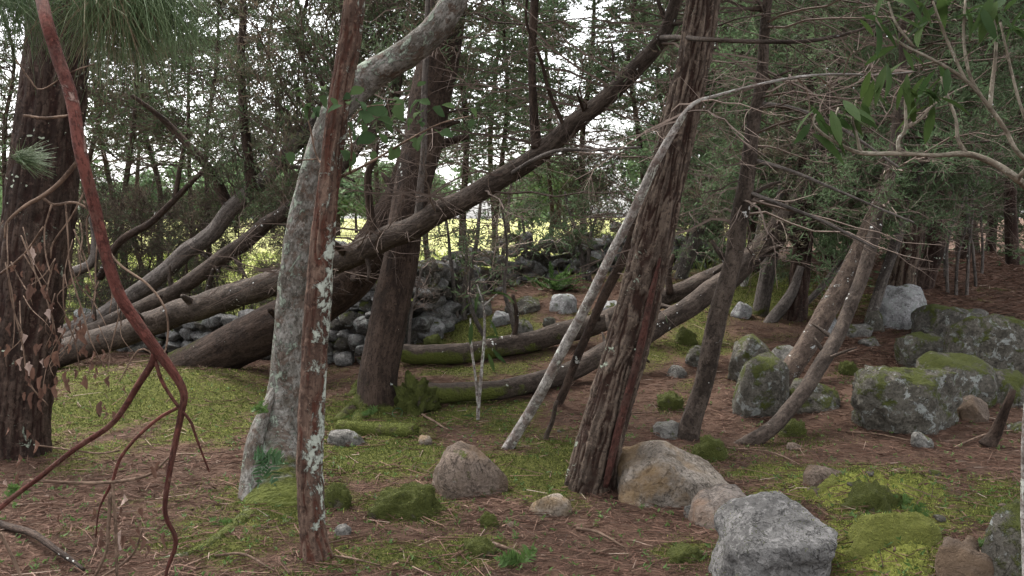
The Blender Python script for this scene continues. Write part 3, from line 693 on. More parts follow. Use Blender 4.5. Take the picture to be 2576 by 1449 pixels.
# the thick dark trunk on the left
CAN = dict(L0=2.3, L1=1.0, el=.15, droop=.12, n2=6, n3=4, nl=9, ll=.09, lw=.02, tint=(.55, .15))
T_PINE, _ = tree('pine_tree', 'thick dark red-brown trunk rising along the left edge', [(42, 1145, 6.9, 165), (38, 1050, 6.9, 165), (60, 850, 6.9, 172), (90, 620, 6.9, 172), (120, 350, 6.9, 158), (150, 60, 6.9, 150), (160, -150, 6.9, 140)],
    BK_PINE, nseg=100, step=.025, kind='furrow', amp=.024, fq=1.25, flare=.25, seed=1, up_to=8.2, lich=lambda i: .1, moss=mossbase(.2, .3),
    crowns=[dict(CAN, seed=101, n1=46, t0=.6, t1=1.)])
T_PALE, _ = tree('pale_tree', 'stout pale mottled trunk with grey-green lichen and a curved upper limb', [(703, 1300, 5.75, 215), (700, 1240, 5.85, 172), (694, 1150, 5.95, 136), (704, 1065, 6.05, 104), (720, 980, 6.1, 90), (728, 850, 6.1, 82), (740, 700, 6.1, 78), (764, 540, 6.1, 74), (802, 400, 6.1, 72), (850, 275, 6.1, 76), (920, 200, 6.15, 82), (1000, 150, 6.1, 74), (1075, 92, 6.05, 70), (1125, 30, 6.0, 66), (1165, -60, 6.0, 60)],
    BK_PALE, nseg=64, step=.02, kind='scaly', amp=.014, flare=.25, lobes=4, seed=2, up_to=6.2, lich=lambda i: .18 * np.clip(-i['n'][..., 0] + i['n'][..., 2], -1, 1), moss=mossbase(.42, .85),
    crowns=[dict(CAN, seed=102, n1=34, t0=.68, t1=1.)],
    branches=[([(612, 1380, 5.5, 90), (626, 1290, 5.65, 66), (632, 1200, 5.75, 54), (642, 1110, 5.85, 48), (666, 1040, 5.95, 36), (698, 970, 6.05, 24)], BK_PALE, 'root_buttress'),
              ([(746, 620, 6.28, 30), (752, 545, 6.2, 34), (762, 500, 6.15, 30), (764, 490, 6.12, 16)], BK_BIRCH, 'broken_stub')])
T_RED, _ = tree('red_tree', 'slender red-brown trunk flaked with white lichen in the front', [(797, 1412, 4.75, 82), (787, 1330, 4.75, 66), (780, 1180, 4.75, 68), (785, 1000, 4.75, 64), (798, 800, 4.75, 66), (812, 600, 4.75, 62), (832, 420, 4.75, 56), (855, 250, 4.75, 54), (880, 100, 4.75, 54), (902, -80, 4.75, 52)],
    BK_RED, nseg=68, step=.018, kind='furrow', amp=.010, fq=1.5, flare=.18, seed=3, up_to=6.6, lich=lambda i: (.12 + .42 * i['n'][..., 0]) * sstep((i['s'] - .15) / .2) * (1 - .55 * sstep((i['s'] - 1.5) / .4)) - .16 * (i['s'] < .2),
    crowns=[dict(CAN, seed=103, n1=34, t0=.64, t1=1.)])
T_FUR, _ = tree('furrowed_tree', 'thick slanting trunk with deep vertical furrows and a red strip', [(1487, 1222, 6.0, 121.6), (1505, 1130, 6.0, 115.9), (1555, 950, 6.0, 112.1), (1612, 740, 6.0, 106.4), (1660, 530, 6.0, 98.8), (1705, 330, 6.0, 85.5), (1742, 170, 6.0, 81.7), (1770, 0, 6.0, 79.8), (1785, -120, 6.0, 74.1)],
    BK_FURROW, nseg=112, step=.019, kind='furrow', amp=.020, fq=1.55, flare=.22, seed=4, up_to=7.5, lich=lambda i: .40 * (-i['n'][..., 0]) * np.exp(-i['s'] / 1.0) - .10, moss=mossbase(.12, .45),
    crowns=[dict(CAN, seed=104, n1=44, t0=.62, t1=1.)],
    branches=[([(1660, 650, 5.86, 8), (1640, 740, 5.85, 17), (1618, 840, 5.85, 20), (1597, 930, 5.84, 21), (1573, 1020, 5.84, 21), (1550, 1110, 5.84, 20), (1532, 1190, 5.83, 18), (1524, 1225, 5.83, 14)], BK_REDSTRIP, 'red_bark_strip')])
T_DARK, _ = tree('dark_tree', 'dark upright trunk with a mossy foot in front of the stone wall', [(950, 1045, 8.35, 112), (950, 980, 8.35, 100), (968, 850, 8.4, 96), (998, 700, 8.5, 90), (1022, 560, 8.6, 88), (1052, 400, 8.75, 96), (1090, 220, 8.9, 104), (1118, 60, 9, 98), (1135, -80, 9, 90)],
    BK_DARK, nseg=56, step=.025, kind='scaly', amp=.010, flare=.35, stubs=5, wob=0.03, seed=5, up_to=7.5, moss=lambda i: .75 * np.exp(-i['s'] / .35) * (.7 - .5 * i['n'][..., 0]),
    crowns=[dict(CAN, seed=105, n1=40, t0=.62, t1=1.), dict(seed=205, n1=26, t0=.3, t1=.75, L0=1.3, L1=1.5, el=.05, droop=.2, n2=6, n3=4, nl=6, tint=(.45, .2))])
tree('leaning_tree', 'massive dark trunk leaning out of the hollow behind the pale trunk', [(450, 940, 11.0, 110), (520, 905, 10.7, 112), (660, 835, 10.3, 118), (790, 770, 10.0, 118), (880, 700, 9.8, 112), (960, 585, 9.6, 100), (1015, 480, 9.5, 88), (1060, 340, 9.4, 78), (1090, 150, 9.4, 66), (1110, -40, 9.4, 56)],
    BK_DARK, nseg=48, step=.03, kind='scaly', amp=.012, stubs=6, wob=0.05, seed=6, up_to=6.5, moss=lambda i: .44 * np.exp(-i['s'] / 1.2) * (.6 + .5 * i['n'][..., 2]),
    crowns=[dict(seed=206, n1=40, t0=.45, t1=1., L0=1.6, L1=1., el=.25, droop=.1, n2=6, n3=5, nl=8, tint=(.4, .2))])
tree('leaning_tree', 'long brown trunk leaning across the middle with white lichen spots', [(60, 918, 11.0, 65.4), (150, 888, 10.8, 67.1), (330, 832, 10.2, 65.4), (480, 778, 9.8, 65.4), (690, 712, 9.0, 65.4), (860, 652, 8.4, 63.6), (960, 605, 8.1, 60.2), (1060, 560, 7.9, 56.8), (1180, 496, 7.7, 53.3), (1290, 432, 7.6, 49.9), (1380, 368, 7.5, 48.2), (1450, 305, 7.4, 46.4), (1555, 222, 7.3, 44.7), (1640, 130, 7.2, 39.6), (1685, 50, 7.15, 34.4), (1720, -60, 7.1, 31.0)],
    BK_BROWN, nseg=48, step=.025, kind='smooth', amp=.010, stubs=14, wob=0.045, seed=7, up_to=4.8, moss=lambda i: .36 * np.exp(-i['s'] / 1.3) + .14 * np.clip(i['n'][..., 2], 0, 1) * (i['t'] > .3),
    crowns=[dict(seed=207, n1=80, t0=.42, t1=.85, L0=.9, L1=1.4, el=.25, droop=.2, n2=6, n3=3, nl=0, twt=(.4, .2)), dict(CAN, seed=307, n1=22, t0=.86, t1=1.)],
    branches=[([(1352, 372, 7.5, 34), (1345, 320, 7.5, 25), (1340, 230, 7.5, 22), (1338, 120, 7.5, 22), (1346, 0, 7.5, 22), (1350, -90, 7.5, 18)], BK_DARK, 'upright_shoot'),
              ([(1050, 560, 7.9, 22), (1058, 480, 7.85, 20), (1066, 380, 7.8, 18), (1068, 240, 7.8, 17), (1074, 90, 7.8, 15), (1078, -60, 7.8, 13)], BK_GREY, 'upright_shoot'),
              ([(940, 600, 8.1, 26), (930, 520, 8.1, 22), (926, 440, 8.05, 20), (945, 395, 8.0, 14), (950, 360, 8.0, 9)], BK_DARK, 'upright_shoot'),
              ([(1420, 320, 7.4, 12), (1385, 240, 7.3, 10), (1360, 150, 7.2, 9), (1325, 60, 7.1, 7), (1330, -40, 7, 6)], BK_DARK, 'branch'),
              ([(1662, 95, 7.18, 14), (1700, 94, 6.4, 13), (1760, 97, 5.65, 12), (1850, 104, 5.5, 11), (1960, 106, 5.5, 10), (2060, 100, 5.5, 9), (2180, 72, 5.5, 7), (2330, 18, 5.5, 6), (2420, -30, 5.5, 4)], BK_BROWN, 'branch'),
              ([(1280, 440, 7.6, 12), (1390, 382, 7.0, 10), (1500, 378, 6.8, 9), (1610, 372, 6.7, 7)], BK_GREY, 'branch')])
tree('leaning_tree', 'thin dark leaning trunk, lower of the two slanting left of the pale trunk', [(60, 905, 11.8, 40), (180, 850, 11.5, 40), (300, 802, 11.3, 40), (455, 727, 11, 40), (600, 622, 10.6, 38), (747, 507, 10.2, 34), (870, 410, 10, 30), (980, 260, 10, 24), (1040, 60, 10, 18)],
    BK_BROWN, nseg=24, step=.04, kind='smooth', amp=.008, stubs=8, wob=0.05, seed=8, moss=mossbase(1.2, .3),
    crowns=[dict(seed=208, n1=60, t0=.55, t1=1., L0=.7, L1=1.2, el=.9, droop=.0, n2=6, n3=5, nl=8, tint=(.42, .2))])
tree('leaning_tree', 'weathered grey leaning trunk farthest left, carrying dry upright branches', [(60, 872, 12.7, 41.4), (160, 838, 12.5, 41.4), (260, 790, 12.3, 41.4), (364, 727, 12, 43.2), (505, 606, 11.5, 41.4), (600, 510, 11.2, 39.6), (670, 440, 11, 37.8), (732, 374, 10.8, 32.4), (800, 310, 10.6, 27.0), (870, 200, 10.5, 21.6), (900, 50, 10.5, 16.2)],
    BK_GREY, nseg=28, step=.04, kind='smooth', amp=.012, stubs=10, wob=0.06, seed=9, moss=mossbase(1., .25),
    crowns=[dict(seed=209, n1=85, t0=.60, t1=1., L0=1.0, L1=1.7, el=1.0, droop=.0, n2=7, n3=6, nl=7, tint=(.40, .2), twt=(.25, .15))],
    branches=[([(635, 480, 11, 34), (626, 400, 11, 26), (612, 280, 11, 22), (606, 140, 11, 20), (612, 20, 11, 18), (610, -80, 11, 14)], BK_DARK, 'upright_branch'),
              ([(575, 520, 11.3, 30), (545, 455, 11.3, 28), (505, 400, 11.2, 22), (440, 330, 11.2, 18), (392, 285, 11.1, 14), (330, 240, 11, 9)], BK_DARK, 'branch'),
              ([(250, 700, 12.3, 20), (300, 610, 12.2, 20), (380, 560, 12.1, 18), (440, 500, 12, 17), (500, 440, 11.9, 13), (540, 400, 11.8, 8)], BK_DARK, 'branch'),
              ([(440, 500, 12, 13), (452, 430, 12, 12), (466, 350, 12, 10), (475, 270, 12, 7)], BK_DARK, 'branch'),
              ([(170, 690, 12, 26), (230, 660, 11.9, 24), (238, 600, 11.9, 16), (225, 545, 11.9, 9)], BK_GREY, 'branch'),
              ([(700, 420, 10.9, 16), (790, 330, 10.8, 12), (850, 200, 10.7, 9), (880, 80, 10.7, 7)], BK_DARK, 'branch')])
tree('fallen_tree', 'upper fallen trunk, bare and pale on top, reaching right behind the furrowed trunk', [(1015, 888, 10.1, 46), (1060, 893, 10.1, 50), (1150, 889, 10.1, 52), (1300, 866, 10.1, 52), (1430, 836, 10.2, 54), (1530, 802, 10.3, 52), (1690, 742, 10.5, 46), (1800, 692, 10.8, 44), (1880, 655, 11.0, 36), (1980, 590, 11.1, 30), (2080, 530, 11.2, 27), (2180, 480, 11.3, 24), (2260, 400, 11.3, 18)],
    BK_BROWN, base_ground=False, lying=5, nseg=36, step=.03, kind='smooth', amp=.010, stubs=9, wob=0.04, seed=10, moss=lambda i: .62 * np.clip(-i['n'][..., 1] * .8 - i['n'][..., 2] * .5, 0, 1) * np.exp(-i['s'] / 2.0),
    crowns=[dict(seed=210, n1=30, t0=.6, t1=1., L0=.9, L1=.9, el=.4, n2=6, n3=5, nl=8, tint=(.45, .2))],
    branches=[([(1290, 862, 10.1, 14), (1300, 800, 10.1, 12), (1290, 740, 10.1, 9)], BK_DARK, 'snag'), ([(1505, 805, 10.2, 16), (1495, 780, 10.1, 14)], BK_DARK, 'snag'), ([(1685, 740, 10.4, 22), (1683, 690, 10.4, 14), (1695, 640, 10.4, 10)], BK_DARK, 'snag')])
tree('fallen_tree', 'lower fallen trunk with a mossy root end, bending up to the right', [(1030, 985, 9.1, 60), (1080, 990, 9.1, 60), (1130, 988, 9.05, 52), (1250, 984, 9.0, 50), (1400, 948, 9.1, 50), (1530, 886, 9.3, 52), (1645, 828, 9.6, 52), (1786, 735, 9.9, 54), (1856, 680, 10.2, 56), (1912, 616, 10.4, 52), (1985, 530, 10.6, 46), (2040, 430, 10.8, 38), (2080, 300, 10.9, 30), (2110, 120, 11, 22), (2120, -40, 11, 16)],
    BK_BROWN, base_ground=False, lying=6, nseg=36, step=.03, kind='smooth', amp=.010, stubs=9, wob=0.04, seed=11, moss=lambda i: (.62 * np.clip(-i['n'][..., 1] * .7 - i['n'][..., 2] * .2 + .25, 0, 1)) * np.exp(-i['s'] / 2.0) - .02,
    crowns=[dict(seed=211, n1=50, t0=.55, t1=1., L0=1.2, L1=1.2, el=.3, n2=6, n3=5, nl=9, tint=(.5, .2))])
root_end = rock((985, 930, 1112, 1052), 'moss', 'mossy upturned root mass at the end of the lower fallen trunk', 120, depth=.7, sink=.3, cuts=1, rough=.6, moss=2.2, mtint=.42, cat='root mass', name='root_mass')
T_SLIM, _ = tree('pale_sapling', 'thin pale blotched stem slanting in front of the furrowed trunk', [(1258, 1165, 6.65, 29.6), (1290, 1108, 6.6, 26.6), (1350, 1010, 6.5, 26.6), (1460, 800, 6.2, 25.9), (1530, 660, 5.95, 24.4), (1600, 520, 5.75, 22.9), (1655, 400, 5.6, 20.7), (1700, 315, 5.55, 17.8), (1740, 262, 5.5, 11), (1800, 240, 5.5, 9), (1900, 216, 5.5, 7.5), (2050, 190, 5.5, 6.5), (2200, 185, 5.5, 5), (2300, 180, 5.5, 3)],
    BK_BIRCH, nseg=28, step=.02, kind='smooth', amp=.004, wob=0.02, seed=12,
    crowns=[dict(seed=212, n1=16, t0=.62, t1=1., L0=.6, L1=.5, el=.1, droop=.35, n2=4, n3=3, nl=0, twt=(.7, .2))])
tree('thin_tree', 'thin dark stem slanting behind the pale blotched stem', [(1455, 895, 8.2, 22), (1490, 810, 8.1, 22), (1530, 725, 8, 24), (1570, 640, 7.9, 24), (1615, 510, 7.8, 20), (1660, 380, 7.7, 16), (1690, 200, 7.7, 12)], BK_DARK, nseg=14, step=.04, kind='smooth', amp=.004, wob=0.03, seed=13,
    crowns=[dict(seed=213, n1=26, t0=.45, t1=1., L0=.8, L1=.8, el=.2, droop=.2, n2=5, n3=3, nl=2, tint=(.3, .2))])
tree('slanting_tree', 'slanting brown trunk between the furrowed trunk and the egg-shaped boulder', [(1728, 1105, 7.4, 57.0), (1742, 1050, 7.4, 51.5), (1772, 950, 7.4, 49.7), (1808, 800, 7.4, 47.8), (1842, 660, 7.4, 46.0), (1870, 500, 7.4, 42.3), (1890, 350, 7.4, 36.8), (1910, 220, 7.4, 31.3), (1925, 80, 7.4, 25.8), (1935, -60, 7.4, 22.1)],
    BK_BROWN, nseg=48, step=.025, kind='scaly', amp=.008, flare=.15, stubs=8, wob=0.03, seed=14, up_to=6., moss=mossbase(.15, .3),
    crowns=[dict(seed=214, n1=46, t0=.28, t1=.62, L0=1.1, L1=1.3, el=.0, droop=.25, n2=5, n3=3, nl=0, twt=(.42, .2)), dict(CAN, seed=314, n1=30, t0=.55, t1=1., L0=1.5)],
    branches=[([(1872, 480, 7.4, 12), (1980, 520, 7.2, 10), (2080, 560, 7.1, 8), (2200, 625, 7, 6)], BK_GREY, 'branch'), ([(1885, 400, 7.4, 12), (1990, 430, 7.3, 9), (2130, 490, 7.2, 7), (2300, 560, 7.1, 5)], BK_GREY, 'branch'), ([(1905, 260, 7.4, 14), (2000, 275, 7.3, 11), (2110, 320, 7.2, 9), (2260, 420, 7.1, 6)], BK_GREY, 'branch')])
tree('bowed_tree', 'bowed brown stem curving up in front of the boulders', [(1885, 1112, 7.3, 40.8), (1920, 1090, 7.3, 37.4), (1965, 1055, 7.4, 37.4), (2045, 955, 7.7, 37.4), (2105, 850, 8, 35.7), (2145, 755, 8.2, 34.0), (2185, 640, 8.4, 32.3), (2225, 500, 8.6, 28.9), (2255, 330, 8.8, 23.8), (2270, 150, 8.9, 18.7), (2280, -50, 8.9, 15.3)],
    BK_BROWN, nseg=40, step=.025, kind='scaly', amp=.006, stubs=6, wob=0.03, seed=15, up_to=5.5, moss=mossbase(.15, .4),
    crowns=[dict(seed=215, n1=70, t0=.42, t1=1., L0=1.2, L1=1.2, el=.1, n2=6, n3=5, nl=8, tint=(.7, .2))])
tree('spotted_tree', 'leaning trunk dotted with white lichen behind the egg-shaped boulder', [(1985, 930, 8.9, 54.6), (2020, 880, 9, 51.0), (2065, 810, 9.2, 51.0), (2120, 715, 9.4, 51.0), (2175, 605, 9.6, 47.5), (2225, 480, 9.8, 42.2), (2255, 340, 10, 35.2), (2280, 100, 10, 26.4), (2290, -50, 10, 21.1)],
    bark('bark_spotted', (.05, .034, .026), (.15, .11, .085), None, (20, 20, 5), lichen=(.50, .52, .50), li=-.02, li_sc=16, spots=1.2, bump=.6), nseg=40, step=.03, kind='scaly', amp=.008, stubs=6, wob=0.035, seed=16, up_to=6., moss=mossbase(.3, .2),
    crowns=[dict(seed=216, n1=80, t0=.35, t1=1., L0=1.3, L1=1.4, el=.15, n2=6, n3=5, nl=9, tint=(.72, .2))])
BT = dict(n2=6, n3=5, nl=9, ll=.07, lw=.018, tint=(.72, .2))
tree('furrowed_tree', 'upright furrowed trunk on the mossy rise between the leaning trunks', [(2000, 808, 11.4, 56), (2010, 720, 11.4, 50), (2020, 600, 11.4, 48), (2028, 450, 11.4, 46), (2036, 250, 11.4, 40), (2046, 0, 11.4, 32)], BK_PINE, nseg=56, step=.03, kind='furrow', amp=.02, flare=.3, wob=0.03, seed=17, up_to=7.5,
    crowns=[dict(BT, seed=217, n1=60, t0=.3, t1=1., L0=1.5, L1=1.5, el=.1)])
tree('mossy_tree', 'short-looking mossy trunk on the rise beside the grey slab', [(1912, 790, 11.6, 42), (1920, 720, 11.6, 40), (1935, 640, 11.6, 38), (1960, 540, 11.7, 32), (1975, 400, 11.8, 28), (1985, 200, 11.8, 22), (1990, 0, 11.8, 18)], BK_GREY, nseg=28, step=.04, kind='smooth', amp=.012, wob=0.04, seed=18, moss=lambda i: .3 * np.exp(-i['s'] / .8), 
    crowns=[dict(BT, seed=218, n1=50, t0=.35, t1=1., L0=1.3, L1=1.2, el=.2)])
tree('furrowed_tree', 'wide furrowed trunk, left of the pair behind the pale domed boulder', [(2268, 735, 12.6, 66), (2280, 660, 12.6, 62), (2292, 560, 12.6, 60), (2302, 400, 12.6, 56), (2312, 150, 12.6, 46), (2318, -40, 12.6, 40)], BK_FURROW, nseg=56, step=.03, kind='furrow', amp=.022, flare=.25, wob=0.03, seed=19, up_to=8., moss=mossbase(.4, .3),
    crowns=[dict(BT, seed=219, n1=80, t0=.3, t1=1., L0=1.7, L1=1.6, el=.05)])
tree('furrowed_tree', 'reddish furrowed trunk, right of the pair behind the pale domed boulder', [(2322, 722, 13.0, 50), (2338, 670, 13.0, 46), (2358, 590, 13.0, 44), (2375, 480, 13, 42), (2390, 300, 13, 36), (2400, 50, 13, 30)], BK_PINE, nseg=48, step=.03, kind='furrow', amp=.016, flare=.25, wob=0.03, seed=20, up_to=8.,
    crowns=[dict(BT, seed=220, n1=80, t0=.3, t1=1., L0=1.7, L1=1.6, el=.05, tint=(.42, .25))])
tree('pale_sapling', 'pale straight leaning stem just left of the wide furrowed trunk', [(2200, 770, 11.0, 28), (2222, 700, 11, 27), (2250, 620, 11, 26), (2280, 530, 11, 24), (2310, 430, 11, 20), (2340, 300, 11, 16)], BK_GREY, nseg=18, step=.05, kind='smooth', amp=.004, seed=21,
    crowns=[dict(BT, seed=221, n1=26, t0=.5, t1=1., L0=.9, L1=.9)])
tree('thin_tree', 'thin lichened stem leaning right beside the upright furrowed trunk', [(2020, 770, 12, 16), (2060, 730, 12, 16), (2100, 680, 12, 17), (2150, 610, 12, 16), (2200, 520, 12, 14)], BK_GREY, nseg=12, step=.05, seed=22, crowns=[dict(BT, seed=222, n1=14, t0=.4, t1=1., L0=.7, L1=.7)])
tree('thin_tree', 'stubby dark stem leaning against the upright furrowed trunk', [(1945, 800, 11.3, 30), (1970, 770, 11.3, 30), (1995, 730, 11.3, 26), (2015, 670, 11.3, 18)], BK_GREY, nseg=16, step=.04, kind='smooth', amp=.006, seed=23)
tree('thin_tree', 'thin pale crooked stem beside the grey slab', [(1862, 752, 13, 15), (1872, 715, 13, 17), (1882, 680, 13, 16), (1900, 620, 13, 13), (1915, 540, 13, 10)], BK_BIRCH, nseg=12, step=.05, seed=24)
tree('leaning_tree', 'dark far leaning trunk seen just right of the furrowed trunk', [(1735, 695, 16, 62), (1760, 655, 16, 60), (1785, 590, 16, 54), (1805, 530, 16, 50), (1825, 440, 16, 42), (1840, 300, 16, 36), (1850, 0, 16, 28)], BK_DARK, nseg=32, step=.05, kind='scaly', amp=.014, wob=0.06, seed=25,
    crowns=[dict(BT, seed=225, n1=70, t0=.28, t1=1., L0=1.7, L1=1.6, el=.1)])
tree('leaning_tree', 'far lichen-pale leaning trunk tight against the furrowed trunk', [(1695, 735, 13.8, 34), (1715, 690, 13.8, 34), (1740, 620, 13.8, 33), (1765, 555, 13.8, 30), (1790, 470, 13.8, 24), (1810, 340, 13.8, 18)], BK_GREY, nseg=24, step=.05, kind='smooth', amp=.008, wob=0.05, seed=26, crowns=[dict(BT, seed=226, n1=34, t0=.45, t1=1., L0=1.2, L1=1.1)])
tree('leaning_tree', 'slim far leaning trunk nearest the furrowed trunk', [(1690, 700, 15, 18), (1725, 620, 15, 18), (1750, 540, 15, 15), (1765, 460, 15, 12)], BK_GREY, nseg=14, step=.05, seed=27, crowns=[dict(BT, seed=227, n1=20, t0=.4, t1=1., L0=.9, L1=.9)])

def mossy_root(parent, path, seed, mat=BK_DARK, mt=.5):
    p, r = px_path([(x, y, D(x, y) - .01, w) for x, y, w in path]); p[:, 2] -= r * .45
    o, _, _ = tube_obj('root', p, r, mat, parent, nseg=16, step=.025, kind='smooth', amp=float(r.mean()) * .2, seed=seed, moss=lambda i: .4)
    me = o.data; V = np.array([v.co[:] for v in me.vertices]); Fc = np.array([list(q.vertices[:3]) for q in me.polygons])
    moss_on(o, V, Fc, 0, 2., seed, mt, -.2, .028)
for i, pth in enumerate(([(945, 985, 40), (915, 1000, 46), (880, 1030, 40), (845, 1060, 24)], [(940, 1010, 44), (905, 1045, 40), (885, 1085, 22)], [(940, 940, 34), (915, 950, 30), (890, 985, 24), (870, 1000, 14)], [(960, 1030, 36), (1000, 1030, 26), (1040, 1020, 14)])): mossy_root(T_DARK, pth, 900 + i)
for i, pth in enumerate(([(625, 1290, 44), (590, 1320, 40), (550, 1350, 34), (480, 1390, 26), (390, 1410, 16)],)): mossy_root(T_PALE, pth, 920 + i, BK_PALE, .4)
# ------------------------------------------------------------ standing conifers behind (built once per kind, then copied as individuals)
def conifer_kind(seed, h, r0, lean, cr, mat, nseg=18):
    r = np.random.default_rng(seed)
    z = np.linspace(-.15, h, 7); wv = np.cumsum(r.normal(size=(7, 2)) * .13, 0)
    pts = np.column_stack([wv[:, 0] + lean * np.maximum(z, 0) ** 1.2, wv[:, 1], z]); rad = r0 * np.linspace(1, .15, 7)
    V, Fc, at, c, _ = tube(pts, rad, nseg=nseg, step=.12, kind='scaly', amp=r0 * .12, flare=.2, seed=seed)
    tm = mesh_np('trunk', V, Fc, at); tm.materials.append(mat)
    tw, lf = Acc(), Acc()
    for q in cr: crown(tw, lf, c, **q)
    wm = tw.mesh('twigs'); wm.materials.append(TWIG); fm = lf.mesh('crown'); fm.materials.append(FOL)
    return [('trunk', tm), ('twigs', wm), ('crown', fm)]
KC = {
 'dry':  conifer_kind(601, 7.0, .065, .06, [dict(seed=1, n1=72, t0=.36, t1=1., L0=1.8, L1=.7, el=.35, droop=.12, n2=7, n3=5, nl=7, ll=.07, lw=.019, tint=(.50, .18), fl=.45, twt=(.25, .15), tr=.004)], BK_DARK),
 'dryb': conifer_kind(602, 6.0, .05, -.05, [dict(seed=2, n1=66, t0=.36, t1=1., L0=1.6, L1=.7, el=.45, droop=.05, n2=7, n3=5, nl=6, ll=.07, lw=.018, tint=(.44, .2), fl=.5, twt=(.25, .15), tr=.004)], BK_DARK),
 'bush': conifer_kind(608, 4.0, .05, .05, [dict(seed=8, n1=70, t0=.1, t1=1., L0=1.5, L1=.8, el=.35, droop=.12, n2=7, n3=5, nl=6, ll=.07, lw=.02, tint=(.45, .2), twt=(.3, .15), tr=.004)], BK_DARK),
 'twigs': conifer_kind(609, 4.0, .045, .06, [dict(seed=9, n1=80, t0=.06, t1=1., L0=1.7, L1=.9, el=.5, droop=.05, n2=7, n3=5, nl=3, ll=.07, lw=.02, tint=(.3, .2), twt=(.15, .12), tr=.005)], BK_DARK),
 'tier': conifer_kind(603, 9.0, .075, .02, [dict(seed=3, n1=80, t0=.30, t1=1., L0=2.1, L1=.7, el=.02, droop=.10, n2=8, n3=6, nl=8, ll=.085, lw=.024, tint=(.62, .17), fl=.28, twt=(.3, .2), tr=.004)], BK_DARK),
 'tierb': conifer_kind(604, 8.0, .065, -.02, [dict(seed=4, n1=74, t0=.32, t1=1., L0=1.9, L1=.7, el=.08, droop=.14, n2=8, n3=6, nl=8, ll=.085, lw=.024, tint=(.66, .16), fl=.28, twt=(.3, .2), tr=.004)], BK_DARK),
 'full': conifer_kind(605, 9.0, .13, .05, [dict(seed=5, n1=105, t0=.10, t1=1., L0=1.9, L1=.7, el=.02, droop=.22, n2=8, n3=6, nl=8, ll=.09, lw=.026, tint=(.74, .18), fl=.4, twt=(.5, .2), tr=.0035)], BK_PINE),
 'tall': conifer_kind(607, 8.5, .10, .03, [dict(seed=7, n1=95, t0=.27, t1=1., L0=2.0, L1=.8, el=.0, droop=.28, n2=8, n3=6, nl=8, ll=.085, lw=.025, tint=(.78, .16), fl=.35, twt=(.5, .2), tr=.003)], BK_PINE),
 'fullb': conifer_kind(606, 8.0, .11, .10, [dict(seed=6, n1=105, t0=.08, t1=1., L0=1.8, L1=.7, el=.0, droop=.25, n2=8, n3=6, nl=8, ll=.08, lw=.022, tint=(.64, .24), fl=.4, twt=(.55, .2), tr=.0035)], BK_PINE),
}
def put(kind, px, Y, s, rot, label, group, name='conifer', sz=1.):
    x = (px - 1288) * Y / F; z = float(H(x, Y)) - .05
    o = bpy.data.objects.new(name, None); COL.objects.link(o); tag(o, label, 'tree', group)
    o.location = (x, Y, z); o.rotation_euler = (0, 0, rot); o.scale = (s, s, s * sz)
    for nm, me in KC[kind]:
        c = bpy.data.objects.new(nm, me); COL.objects.link(c); c.parent = o
        if nm != 'trunk': c['kind'] = 'stuff'
    return o
gl = 'dry conifers behind the leaning trunks'
for k, px, Y, s, rt, lab in (('dry', 255, 15.0, .95, 1.0, 'dry conifer just right of the thick left trunk, behind the red branch'), ('dryb', 30, 14.0, 1.0, 2.0, 'thin dark conifer at the far left edge behind the thick trunk'), ('dry', 440, 17.0, 1.0, 3.0, 'open dry conifer with white sky round it between the leaning trunks'),
        ('dryb', 560, 14.5, 1.0, .3, 'dry conifer behind the upright branch of the grey leaning trunk'), ('dryb', 690, 16.5, 1.1, 4.0, 'brown twiggy conifer just left of the pale trunk'), ('dry', 770, 14.0, .9, 5.2, 'dry conifer half hidden behind the pale trunk'), ('tierb', 370, 27, 1.1, 2.2, 'greener conifer farther off through the gap left of the leaning trunks'), ('tierb', -40, 20, 1.1, 1.2, 'conifer cut by the left edge'), ('dry', 335, 20.5, 1.1, 4.1, 'open conifer behind the bare branch left of the leaning trunks'), ('dryb', 500, 21, 1.25, 5.9, 'small conifer in the middle of the white gap left of the pale trunk'), ('dry', 170, 19, 1.1, .3, 'conifer showing just right of the thick left trunk, farther off')):
    put(k, px, Y, s, rt, lab, gl)
gm = 'conifers behind the stone wall'
for k, px, Y, s, rt, lab in (('tier', 1180, 17.0, .95, .5, 'tiered conifer behind the wall, first right of the dark upright trunk'), ('tierb', 1290, 19.5, 1.0, 1.7, 'tiered conifer just left of the upright shoot on the long leaning trunk'), ('tier', 1450, 22.0, 1.1, 2.9, 'tiered conifer behind the bend of the long leaning trunk'), ('tierb', 1560, 18.0, 1.0, 4.4, 'tiered conifer left of the furrowed trunk, under the long leaning trunk'), ('tier', 960, 26.0, 1.1, 5.1, 'distant tiered conifer between the pale trunk and the dark upright trunk'), ('tierb', 1085, 21, 1.0, 2.4, 'tiered conifer showing behind the thin upright shoot by the dark trunk'), ('tier', 1235, 25, 1.15, 4.0, 'far tiered conifer seen between two nearer ones behind the wall'), ('tierb', 1380, 27, 1.2, 5.5, 'far tiered conifer in the white gap right of the upright shoot'), ('tierb', 1640, 24, 1.1, 3.2, 'tiered conifer half hidden behind the furrowed trunk')):
    put(k, px, Y, s, rt, lab, gm)
gb = 'low dry bushes behind the wall'
